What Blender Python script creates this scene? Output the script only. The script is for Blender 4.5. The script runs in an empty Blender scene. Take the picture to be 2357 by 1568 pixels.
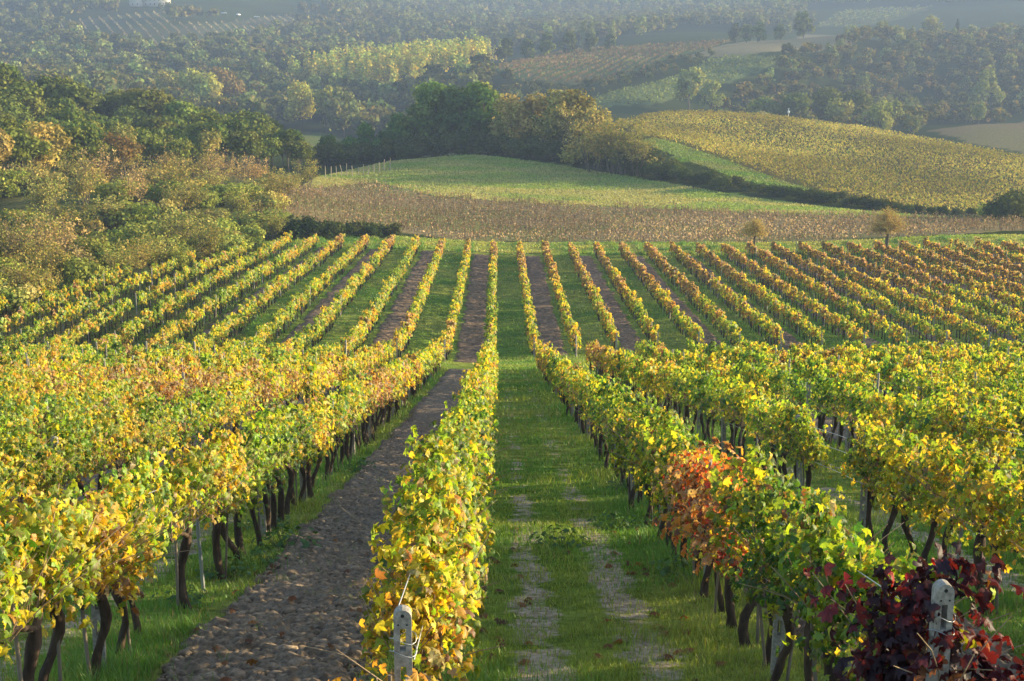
import bpy, math, random
import numpy as np
from mathutils import Vector

# ------------------------------------------------------------------ scene, camera, light
S = bpy.context.scene
COL = S.collection
R = math.radians
PITCH = math.atan((784 - 120) / 3273.6)          # camera looks down the slope
cam_d = bpy.data.cameras.new('camera')
cam_d.lens = 50; cam_d.sensor_width = 36; cam_d.clip_start = 0.1; cam_d.clip_end = 8000
cam = bpy.data.objects.new('camera', cam_d); COL.objects.link(cam)
cam.location = (0, 0, 0); cam.rotation_euler = (math.pi / 2 - PITCH, 0, 0)
S.camera = cam

SUN_AZ, SUN_EL = R(74), R(11.5)                    # azimuth clockwise from the view direction
wd = bpy.data.worlds.new('World'); S.world = wd; wd.use_nodes = True
nt = wd.node_tree; bg = nt.nodes['Background']
sky = nt.nodes.new('ShaderNodeTexSky'); sky.sky_type = 'NISHITA'; sky.sun_disc = False
sky.sun_elevation = SUN_EL; sky.sun_rotation = SUN_AZ
nt.links.new(sky.outputs[0], bg.inputs[0]); bg.inputs[1].default_value = 0.14
sl = bpy.data.lights.new('sun', 'SUN'); sl.energy = 5.0; sl.angle = R(0.6); sl.color = (1.0, 0.80, 0.46)
so = bpy.data.objects.new('sun', sl); COL.objects.link(so)
sdir = Vector((math.sin(SUN_AZ) * math.cos(SUN_EL), math.cos(SUN_AZ) * math.cos(SUN_EL), math.sin(SUN_EL)))
so.rotation_euler = sdir.to_track_quat('Z', 'Y').to_euler(); so.location = (60, 30, 60)
S.view_settings.view_transform = 'Standard'; S.view_settings.look = 'None'
S.view_settings.exposure = 1.58; S.view_settings.gamma = 1.0
cy = S.cycles
cy.max_bounces = 6; cy.diffuse_bounces = 2; cy.transmission_bounces = 3; cy.glossy_bounces = 1
cy.volume_bounces = 0; cy.transparent_max_bounces = 8; cy.sample_clamp_indirect = 4

HAZE_DENSITY, HAZE_COLOR = 0.00029, (0.46, 0.63, 1.0)

# ------------------------------------------------------------------ numpy helpers
rng = np.random.default_rng(7)
random.seed(7)
CP, SP = math.cos(PITCH), math.sin(PITCH)
F, CX, CY = 3273.6, 1178.5, 784.0

def ray(px, py):
    a = (px - CX) / F; b = (CY - py) / F
    return np.array([a, CP + b * SP, -SP + b * CP])
def W(px, py, dc):                                 # photo place + distance -> metres
    return ray(px, py) * dc
def pix(P):
    P = np.atleast_2d(P); dc = P[:, 1] * CP - P[:, 2] * SP
    v = P[:, 1] * SP + P[:, 2] * CP
    dc = np.where(dc < 0.05, 0.05, dc)
    return CX + F * P[:, 0] / dc, CY - F * v / dc, dc

def hash2(ix, iy, seed=0):
    n = (ix.astype(np.int64) * 374761393 + iy.astype(np.int64) * 668265263 + seed * 974711) & 0x7fffffff
    n = ((n ^ (n >> 13)) * 1274126177) & 0x7fffffff
    n = (n ^ (n >> 16)) & 0xffff
    return n / 65535.0
def vnoise(x, y, seed=0):
    x = np.asarray(x, float); y = np.asarray(y, float)
    ix, iy = np.floor(x), np.floor(y); fx, fy = x - ix, y - iy
    fx = fx * fx * (3 - 2 * fx); fy = fy * fy * (3 - 2 * fy)
    a, b = hash2(ix, iy, seed), hash2(ix + 1, iy, seed); c, d = hash2(ix, iy + 1, seed), hash2(ix + 1, iy + 1, seed)
    return (a * (1 - fx) + b * fx) * (1 - fy) + (c * (1 - fx) + d * fx) * fy
def fbm(x, y, o=4, seed=0):
    s = 0; a = .5; t = 0
    for i in range(o):
        s = s + a * vnoise(x * 2 ** i, y * 2 ** i, seed + i * 17); t += a; a *= .5
    return s / t
def cells(x, y, seed=0):
    """distance to the closest of scattered points and a number per point"""
    ix, iy = np.floor(x), np.floor(y); best = np.full(np.shape(x), 9.); val = np.zeros(np.shape(x))
    for dx in (-1, 0, 1):
        for dy in (-1, 0, 1):
            cx, cy_ = ix + dx, iy + dy; d = np.hypot(cx + hash2(cx, cy_, seed) - x, cy_ + hash2(cx, cy_, seed + 5) - y)
            k = d < best; best = np.where(k, d, best); val = np.where(k, hash2(cx, cy_, seed + 9), val)
    return best, val
def sstep(a, b, x):
    t = np.clip((np.asarray(x, float) - a) / (b - a), 0, 1); return t * t * (3 - 2 * t)

class MB:
    """collects vertices and faces of any size, with a colour per face and a material index"""
    def __init__(s): s.v = []; s.f = []; s.c = []; s.m = []; s.n = 0
    def add(s, V, Fc, col=(1, 1, 1), mi=0):
        V = np.asarray(V, float).reshape(-1, 3); Fc = np.asarray(Fc, np.int64)
        if Fc.ndim == 1: Fc = Fc[None]
        s.v.append(V); s.f.append(Fc + s.n); s.n += len(V)
        col = np.asarray(col, float)
        s.c.append(np.broadcast_to(col, (len(Fc), 3)).copy() if col.ndim == 1 else col); s.m.append(np.full(len(Fc), mi, np.int32))
    def merge(s, o, M=None, T=(0, 0, 0), sc=1.0, mul=(1, 1, 1)):
        for V, Fc, c, m in zip(o.v, o.f, o.c, o.m): pass
        off = s.n
        V = np.concatenate(o.v) * sc
        if M is not None: V = V @ M.T
        s.v.append(V + np.asarray(T)); s.n += len(V)
        for Fc, c, m in zip(o.f, o.c, o.m):
            s.f.append(Fc + off); s.c.append(c * np.asarray(mul)); s.m.append(m)
    def mesh(s, name, mats, smooth=False):
        me = bpy.data.meshes.new(name)
        V = np.concatenate(s.v) if s.v else np.zeros((0, 3))
        me.vertices.add(len(V)); me.vertices.foreach_set('co', V.astype(np.float32).ravel())
        nl = sum(f.size for f in s.f); npoly = sum(len(f) for f in s.f)
        me.loops.add(nl); me.polygons.add(npoly)
        me.loops.foreach_set('vertex_index', np.concatenate([f.ravel() for f in s.f]).astype(np.int32))
        tot = np.concatenate([np.full(len(f), f.shape[1], np.int32) for f in s.f])
        st = np.concatenate([[0], np.cumsum(tot)[:-1]]).astype(np.int32)
        me.polygons.foreach_set('loop_start', st)
        me.polygons.foreach_set('material_index', np.concatenate(s.m))
        if smooth: me.polygons.foreach_set('use_smooth', np.ones(npoly, bool))
        for m in (mats if isinstance(mats, (list, tuple)) else [mats]): me.materials.append(m)
        at = me.attributes.new('col', 'FLOAT_COLOR', 'FACE')
        C = np.concatenate(s.c); C = np.concatenate([C, np.ones((len(C), 1))], 1)
        at.data.foreach_set('color', C.astype(np.float32).ravel())
        me.update(calc_edges=True); me.validate()
        return me
    def obj(s, name, mats, parent=None, smooth=False):
        o = bpy.data.objects.new(name, s.mesh(name, mats, smooth)); COL.objects.link(o)
        if parent: o.parent = parent
        return o

def tag(o, label=None, cat=None, group=None, kind=None):
    for k, v in (('label', label), ('category', cat), ('group', group), ('kind', kind)):
        if v: o[k] = v
    return o
def empty(name, loc=(0, 0, 0), rz=0):
    o = bpy.data.objects.new(name, None); COL.objects.link(o)
    o.location = loc; o.rotation_euler = (0, 0, rz); o.empty_display_size = .2
    return o
def part(name, me, parent):
    o = bpy.data.objects.new(name, me); COL.objects.link(o); o.parent = parent; return o
def copy_tree(o):
    r = o.copy(); COL.objects.link(r)
    for ch in list(o.children):
        c = ch.copy(); COL.objects.link(c); c.parent = r
    return r

_ONES = 'zero first second third fourth fifth sixth seventh eighth ninth tenth eleventh twelfth thirteenth fourteenth fifteenth sixteenth seventeenth eighteenth nineteenth'.split()
_TENS = {2: ('twentieth', 'twenty'), 3: ('thirtieth', 'thirty'), 4: ('fortieth', 'forty'), 5: ('fiftieth', 'fifty'), 6: ('sixtieth', 'sixty'), 7: ('seventieth', 'seventy'), 8: ('eightieth', 'eighty'), 9: ('ninetieth', 'ninety')}
def nth(n):
    if n < 20: return _ONES[n]
    if n >= 100: return 'hundred-and-' + nth(n - 100) if n > 100 else 'hundredth'
    t, u = divmod(n, 10)
    return _TENS[t][0] if u == 0 else _TENS[t][1] + '-' + _ONES[u]

def frames(N, roll):
    """orthonormal frames from normals and roll angles -> (n,3,3) columns tangent, bitangent, normal"""
    N = N / np.linalg.norm(N, axis=1, keepdims=True)
    A = np.where(np.abs(N[:, 2:3]) < .9, np.array([[0, 0, 1.]]), np.array([[1., 0, 0]]))
    T = np.cross(A, N); T /= np.linalg.norm(T, axis=1, keepdims=True)
    B = np.cross(N, T); c, s = np.cos(roll)[:, None], np.sin(roll)[:, None]
    return np.stack([T * c + B * s, B * c - T * s, N], 2)
def cards(mb, P, N, size, roll, tmpl, faces, col, mi=0):
    """place a small template (leaf, tuft) at every point"""
    n, k = len(P), len(tmpl)
    Fm = frames(N, roll)
    V = P[:, None, :] + np.einsum('nij,kj->nki', Fm, tmpl) * np.asarray(size).reshape(-1, 1, 1)
    Fc = (np.asarray(faces)[None] + (np.arange(n) * k)[:, None, None]).reshape(-1, len(faces[0]))
    c = np.repeat(np.asarray(col), len(faces), axis=0) if np.ndim(col) == 2 else col
    mb.add(V.reshape(-1, 3), Fc, c, mi)
def tube(mb, pts, rad, sides=6, col=(1, 1, 1), mi=0, twist=0.0, rough=0.0):
    pts = np.asarray(pts, float); rad = np.broadcast_to(np.asarray(rad, float), (len(pts),))
    d = np.gradient(pts, axis=0); d /= np.linalg.norm(d, axis=1, keepdims=True) + 1e-9
    Fm = frames(d, np.zeros(len(pts)))
    a = np.linspace(0, 2 * math.pi, sides, endpoint=False)
    V = []
    for i in range(len(pts)):
        r = rad[i] * (1 + rough * rng.normal(size=sides)); aa = a + twist * i
        V.append(pts[i] + (np.cos(aa) * r)[:, None] * Fm[i][:, 0] + (np.sin(aa) * r)[:, None] * Fm[i][:, 1])
    Fc = [[i * sides + j, i * sides + (j + 1) % sides, (i + 1) * sides + (j + 1) % sides, (i + 1) * sides + j] for i in range(len(pts) - 1) for j in range(sides)]
    mb.add(np.concatenate(V), Fc, col, mi)
    mb.add(np.concatenate([V[-1], [pts[-1]]]), [[j, (j + 1) % sides, sides] for j in range(sides)], col, mi)
def box(mb, c, s, col=(1, 1, 1), mi=0, rz=0):
    c = np.asarray(c); s = np.asarray(s) / 2
    V = np.array([[x, y, z] for z in (-1, 1) for y in (-1, 1) for x in (-1, 1)]) * s
    if rz: V = V @ np.array([[math.cos(rz), -math.sin(rz), 0], [math.sin(rz), math.cos(rz), 0], [0, 0, 1]]).T
    mb.add(V + c, [[0, 2, 3, 1], [4, 5, 7, 6], [0, 1, 5, 4], [2, 6, 7, 3], [0, 4, 6, 2], [1, 3, 7, 5]], col, mi)

# ------------------------------------------------------------------ materials
def newmat(name):
    m = bpy.data.materials.new(name); m.use_nodes = True
    t = m.node_tree; t.nodes.clear()
    out = t.nodes.new('ShaderNodeOutputMaterial')
    return m, t, out
def N_(t, typ, **kw):
    n = t.nodes.new(typ)
    for k, v in kw.items(): setattr(n, k, v)
    return n
def math_(t, op, a, b=None, c=None):
    n = N_(t, 'ShaderNodeMath', operation=op)
    for i, x in enumerate((a, b, c)):
        if x is None: continue
        if isinstance(x, (int, float)): n.inputs[i].default_value = x
        else: t.links.new(x, n.inputs[i])
    return n.outputs[0]
def mixc(t, f, a, b, mode='MIX'):
    n = N_(t, 'ShaderNodeMix', data_type='RGBA', blend_type=mode)
    for s, x in ((0, f), (6, a), (7, b)):
        if isinstance(x, (int, float)): n.inputs[s].default_value = x
        elif isinstance(x, tuple): n.inputs[s].default_value = (*x, 1)
        else: t.links.new(x, n.inputs[s])
    return n.outputs[2]
def noise_(t, vec, scale, detail=4, rough=.55):
    n = N_(t, 'ShaderNodeTexNoise'); n.inputs['Scale'].default_value = scale
    n.inputs['Detail'].default_value = detail; n.inputs['Roughness'].default_value = rough
    if vec is not None: t.links.new(vec, n.inputs['Vector'])
    return n.outputs[0]
def maprange(t, x, a, b, c=0., d=1.):
    n = N_(t, 'ShaderNodeMapRange', interpolation_type='SMOOTHSTEP'); t.links.new(x, n.inputs[0])
    for i, v in enumerate((a, b, c, d)): n.inputs[i + 1].default_value = v
    return n.outputs[0]

def leaf_mat(name, trans=.45, gloss=.06, sat=1.0):
    m, t, out = newmat(name)
    at = N_(t, 'ShaderNodeAttribute', attribute_name='col')
    oi = N_(t, 'ShaderNodeObjectInfo')
    c = mixc(t, 1.0, at.outputs['Color'], oi.outputs['Color'], 'MULTIPLY')
    d = N_(t, 'ShaderNodeBsdfDiffuse'); t.links.new(c, d.inputs[0])
    tr = N_(t, 'ShaderNodeBsdfTranslucent')
    ct = mixc(t, 1.0, c, (1.25, 1.15, .55), 'MULTIPLY'); t.links.new(ct, tr.inputs[0])
    mx = N_(t, 'ShaderNodeMixShader'); mx.inputs[0].default_value = trans
    t.links.new(d.outputs[0], mx.inputs[1]); t.links.new(tr.outputs[0], mx.inputs[2])
    res = mx.outputs[0]
    if gloss:
        g = N_(t, 'ShaderNodeBsdfGlossy'); g.inputs['Roughness'].default_value = .5; g.inputs[0].default_value = (.9, .95, 1, 1)
        m2 = N_(t, 'ShaderNodeMixShader'); m2.inputs[0].default_value = gloss
        t.links.new(res, m2.inputs[1]); t.links.new(g.outputs[0], m2.inputs[2]); res = m2.outputs[0]
    t.links.new(res, out.inputs[0])
    return m
def rough_mat(name, c1, c2, scale=8, bump=.4, rough=.9, stretch=(1, 1, 1), attr=False):
    m, t, out = newmat(name)
    tc = N_(t, 'ShaderNodeTexCoord'); mp = N_(t, 'ShaderNodeMapping'); mp.inputs['Scale'].default_value = stretch
    t.links.new(tc.outputs['Object'], mp.inputs[0])
    n = noise_(t, mp.outputs[0], scale, 6, .65)
    c = mixc(t, maprange(t, n, .3, .7), c1, c2)
    if attr:
        at = N_(t, 'ShaderNodeAttribute', attribute_name='col'); c = mixc(t, 1., c, at.outputs['Color'], 'MULTIPLY')
    b = N_(t, 'ShaderNodeBsdfPrincipled'); b.inputs['Roughness'].default_value = rough
    b.inputs['Specular IOR Level'].default_value = .25
    t.links.new(c, b.inputs['Base Color'])
    bp = N_(t, 'ShaderNodeBump'); bp.inputs['Strength'].default_value = bump; bp.inputs['Distance'].default_value = .02
    t.links.new(n, bp.inputs['Height']); t.links.new(bp.outputs[0], b.inputs['Normal'])
    t.links.new(b.outputs[0], out.inputs[0])
    return m

M = {}
M['leaf'] = leaf_mat('vine_leaf', .54, .022)
M['redleaf'] = leaf_mat('red_vine_leaf', .40, .018)
M['tree'] = leaf_mat('tree_foliage', .24, .0)
M['blade'] = leaf_mat('grass_blade', .35, .03)
M['bark'] = rough_mat('vine_bark', (.035, .024, .018), (.10, .07, .05), 14, .9, .95, (1, 1, .18))
M['wood'] = rough_mat('tree_bark', (.07, .055, .04), (.17, .14, .10), 5, .5, .95, (1, 1, .2))
M['twig'] = rough_mat('dry_twig', (.22, .15, .09), (.36, .27, .17), 6, .2)
M['concrete'] = rough_mat('weathered_concrete', (.20, .185, .16), (.40, .37, .32), 22, .5)
M['stake'] = rough_mat('weathered_wood', (.13, .10, .075), (.27, .23, .18), 12, .4, .9, (1, 1, .1))
M['pale'] = rough_mat('pale_wood', (.34, .28, .20), (.50, .43, .33), 6, .3, .9, (1, 1, .1))
M['clod'] = rough_mat('soil_clod', (.090, .069, .051), (.245, .190, .140), 13, .9, 1.0, attr=True)
M['plaster'] = rough_mat('cream_plaster', (.36, .33, .28), (.46, .43, .37), 1.5, .1)
M['rooftile'] = rough_mat('terracotta_tile', (.22, .11, .07), (.32, .18, .11), 3, .4)
M['darkglass'] = rough_mat('dark_window', (.03, .035, .04), (.05, .055, .06), 2, 0, .25)
M['white'] = rough_mat('white_paint', (.70, .70, .70), (.80, .80, .80), 2, 0, .35)
M['tyre_and_hole'] = rough_mat('rubber_and_hole_dark', (.02, .02, .02), (.03, .03, .03), 4, 0, .8)
def metal(name, c):
    m, t, out = newmat(name); b = N_(t, 'ShaderNodeBsdfPrincipled'); b.inputs['Base Color'].default_value = (*c, 1)
    b.inputs['Metallic'].default_value = .7; b.inputs['Roughness'].default_value = .45; t.links.new(b.outputs[0], out.inputs[0]); return m
M['wire'] = metal('galvanised_wire', (.55, .55, .55))
M['steel'] = metal('grey_steel', (.35, .38, .42))

# ------------------------------------------------------------------ terrain
ROWX0, ROWD, ROWS = -0.54, 3.0, -0.0096
def row_x(k, Y): return ROWX0 + ROWD * k + ROWS * Y
def far_start(k): return float(np.clip(94 + 2.2 * k, 85.6, 101.4))
def _prof():
    pts = [(-40, 4.6), (0, -3.05), (7.5, -4.55), (16, -6.32), (25.7, -8.2), (60, -14.5), (84, -18.8), (94, -20.55), (100, -21.35), (112, -21.85), (140, -22.85), (168, -23.6), (180, -24.2), (230, -25.0), (300, -25.5), (5000, -25.5)]
    ys = np.arange(-40, 400, .5); z = np.interp(ys, [p[0] for p in pts], [p[1] for p in pts])
    kk = np.hanning(17); kk /= kk.sum(); zp = np.pad(z, 8, mode='reflect', reflect_type='odd'); return ys, np.convolve(zp, kk, 'valid')
PY, PZ = _prof()
def g_near(X, Y):
    z = np.interp(Y, PY, PZ)
    left = 2.35 * (1 - np.exp(-np.clip(-X - 3, 0, 80) / 13)) * sstep(82, 102, Y) * (1 - .42 * sstep(116, 168, Y))
    return z + left
# control points: photo x, y (as measured on a 2357 px wide view), distance, height above the ground there
CTRL = [
 (1200,562,181,0),(1900,562,180,0),(2357,556,176,0),(1550,562,181,0),
 (1200,470,235,0),(940,480,222,0),(700,430,245,0),(1600,482,228,0),(2000,495,222,0),(2330,508,215,0),(1400,520,203,0),(1900,525,202,0),(1000,530,195,0),
 (1080,357,296,0),(880,380,285,0),(1200,400,270,0),(1000,400,268,0),(1320,380,282,0),(1480,412,264,0),(1700,450,246,0),(2130,496,224,0),
 (1500,322,305,0),(1700,385,276,0),(1880,440,256,0),(2357,502,232,0),
 (1480,262,395,1.4),(1650,257,402,1.4),(1800,266,397,1.4),(2000,292,372,1.4),(2200,326,347,1.4),(2357,356,327,1.4),
 (1800,340,332,1),(2100,395,290,1),(2357,435,266,1),(1600,300,345,1),
 (1650,215,480,-16),(2000,235,450,-14),(2357,300,400,-11),(1480,220,460,-14),
 (2250,318,470,0),(2357,285,570,0),(2150,290,540,0),
 (1000,300,360,-9),(1200,260,400,-14),(850,330,360,-4),(700,330,440,0),(690,312,485,0),(600,305,500,0),
 (0,560,140,0),(300,545,158,0),(600,520,182,0),(0,470,175,0),(300,450,195,0),(620,460,210,0),(0,400,222,1),(300,400,238,0),(600,400,262,0),(700,395,275,0),
 (0,170,300,10),(200,215,310,10),(400,250,318,9),(560,295,330,8),(0,230,255,10),(250,280,265,10),(-400,150,300,10),(-300,450,190,0),
 (0,190,420,-8),(300,230,450,-10),(500,260,480,-3),
 (150,165,640,10),(400,190,590,12),(600,230,560,13),(900,190,600,13),(900,250,540,12),(1100,210,560,12),(750,280,515,5),
 (900,100,800,13),(700,130,740,13),(1130,97,830,12),(400,140,720,12),(0,120,780,12),
 (1150,165,640,0),(1400,190,620,0),(1650,100,790,0),(1350,118,770,0),(1250,140,700,0),
 (1350,238,560,0),(1560,190,610,0),(1800,140,670,0),(1450,215,575,0),
 (1650,128,690,0),(1950,86,770,0),(1800,96,770,0),(1720,98,790,0),
 (1900,60,950,-12),(1500,80,960,0),(1650,72,1000,0),
 (1600,225,540,11),(2100,225,560,12),(2357,262,610,6),(2357,150,690,12),(2200,130,720,12),(2250,80,800,10),(1850,170,640,8),(2000,130,700,10),(2357,50,880,10),
 (0,60,950,12),(350,108,880,0),(250,70,960,0),(450,60,990,0),(170,38,1060,0),(350,14,1130,0),(330,30,1080,0),(500,25,1090,3),(600,70,980,8),
 (1000,40,1150,9),(800,20,1150,9),(1000,0,1400,10),(1600,0,1400,10),(1300,50,1080,9),(2000,42,1130,0),(1900,30,1180,0),(2150,25,1180,0),(2357,5,1180,4),(2100,85,900,5),
 (100,-60,1500,0),(600,-70,1600,0),(1178,-90,1900,0),(1700,-90,1900,0),(2200,-80,1700,0),(-500,-40,1500,0),(2900,-60,1500,0),(-600,60,900,8),(2900,120,700,8),(2900,480,250,0),(-600,100,600,8),(2900,300,500,0),(2900,600,170,0),
]
def _tps():
    P = []
    for (x, y, d, h) in CTRL:
        p = W(x, y, d); P.append((p[0], p[1], p[2] - abs(h)))
    for Y in (150, 168):
        for X in (-70, -30, -10, 0, 15, 35, 70): P.append((X, Y, float(g_near(np.array([X]), np.array([Y]))[0])))
    P = np.array(P)
    U = np.stack([3.0 * P[:, 0] / P[:, 1], 1.7 * np.log(P[:, 1])], 1)
    d2 = ((U[:, None] - U[None]) ** 2).sum(2); K = np.where(d2 > 1e-12, .5 * d2 * np.log(d2 + 1e-12), 0)
    n = len(P); A = np.zeros((n + 3, n + 3)); A[:n, :n] = K + np.eye(n) * 2e-4
    A[:n, n] = 1; A[:n, n + 1:] = U; A[n, :n] = 1; A[n + 1:, :n] = U.T
    w = np.linalg.solve(A, np.concatenate([P[:, 2], np.zeros(3)]))
    return U, w
TU, TW = _tps()
def g_far(X, Y):
    X = np.asarray(X, float); Y = np.maximum(np.asarray(Y, float), 100)
    sh = X.shape; X = X.ravel(); Y = Y.ravel(); out = np.empty(len(X))
    for i in range(0, len(X), 20000):
        u = 3.0 * np.clip(X[i:i + 20000] / Y[i:i + 20000], -.75, .75); v = 1.7 * np.log(Y[i:i + 20000])
        d2 = (u[:, None] - TU[:, 0]) ** 2 + (v[:, None] - TU[:, 1]) ** 2
        out[i:i + 20000] = (.5 * d2 * np.log(d2 + 1e-12)) @ TW[:-3] + TW[-3] + u * TW[-2] + v * TW[-1]
    return out.reshape(sh)
def ground(X, Y):
    X = np.asarray(X, float); Y = np.asarray(Y, float)
    w = sstep(150, 185, Y)
    z = g_near(X, Y)
    if np.any(w > 0): z = z * (1 - w) + g_far(X, Y) * w
    return z + (fbm(X * .35, Y * .35, 3, 5) - .5) * .10 * sstep(0, 20, Y)
def gz(x, y): return float(ground(np.array([x]), np.array([y]))[0])
def hit(px, py, dmin=5, dmax=1800):
    """where the line of sight through a photo place meets the ground"""
    r = ray(px, py); d = np.geomspace(dmin, dmax, 2500); P = r[None] * d[:, None]
    below = P[:, 2] < ground(P[:, 0], P[:, 1]); i = int(np.argmax(below)) if below.any() else len(d) - 1
    return P[i]
def poly_world(pl): return np.array([hit(*p)[:2] if len(p) == 2 else W(*p)[:2] for p in pl])
def inside(poly, X, Y):
    X = np.asarray(X); Y = np.asarray(Y); r = np.zeros(X.shape, bool); n = len(poly)
    for i in range(n):
        x1, y1 = poly[i]; x2, y2 = poly[(i + 1) % n]
        c = ((y1 > Y) != (y2 > Y)) & (X < (x2 - x1) * (Y - y1) / (y2 - y1 + 1e-12) + x1); r ^= c
    return r

Z_brown = poly_world([(640,430),(720,433),(860,420),(1000,452),(1250,470),(1500,480),(1750,492),(2000,497),(2200,503),(2340,511),(2357,522),(2420,530),(2200,541),(1960,553),(1700,561),(1400,560),(1150,557),(1000,548),(920,535),(800,530),(600,520)])
Z_hill = poly_world([(690,432),(730,408),(900,372),(1080,357),(1300,383),(1480,414),(1700,452),(2000,488),(2200,502),(2000,497),(1750,492),(1500,480),(1250,470),(1000,452),(860,420),(720,433)])
Z_yellow = np.array([W(x, y, d)[:2] for x, y, d in [(1495,316,312),(1600,350,296),(1750,400,272),(1880,442,256),(2100,487,234),(2400,512,230),(2700,540,226),(2700,380,325),(2357,352,332),(2200,322,352),(2000,288,378),(1800,262,404),(1650,253,412),(1480,258,402),(1420,262,380)]])
Z_track = np.array([W(x, y, d)[:2] for x, y, d in [(1470,330,300),(1500,316,312),(1600,350,296),(1750,400,272),(1880,442,256),(1850,455,252),(1700,425,262),(1560,370,284)]])
Z_red = poly_world([(1130,160),(1300,120),(1450,110),(1690,95),(1640,112),(1560,128),(1480,160),(1420,185),(1330,195),(1200,185)])
Z_green = poly_world([(1335,238),(1420,210),(1560,178),(1640,135),(1800,135),(1760,160),(1640,200),(1500,245),(1380,250)])
Z_tan = poly_world([(1590,130),(1700,98),(1850,80),(1990,84),(1960,105),(1860,122),(1700,132)])
Z_vleft = poly_world([(110,58),(250,40),(370,28),(400,58),(470,55),(680,32),(690,60),(560,100),(470,120),(300,125),(200,90)])
Z_vright = poly_world([(1880,62),(1935,25),(2060,18),(2150,15),(2080,42),(1985,62)])
Z_rfield = poly_world([(2140,300),(2230,290),(2357,275),(2500,270),(2500,380),(2357,352),(2230,330)])
Z_lfield = poly_world([(590,300),(640,298),(770,310),(760,345),(660,335)])
Z_ridge = poly_world([(470,92),(600,62),(740,42),(800,45),(640,72),(500,105)])

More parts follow.
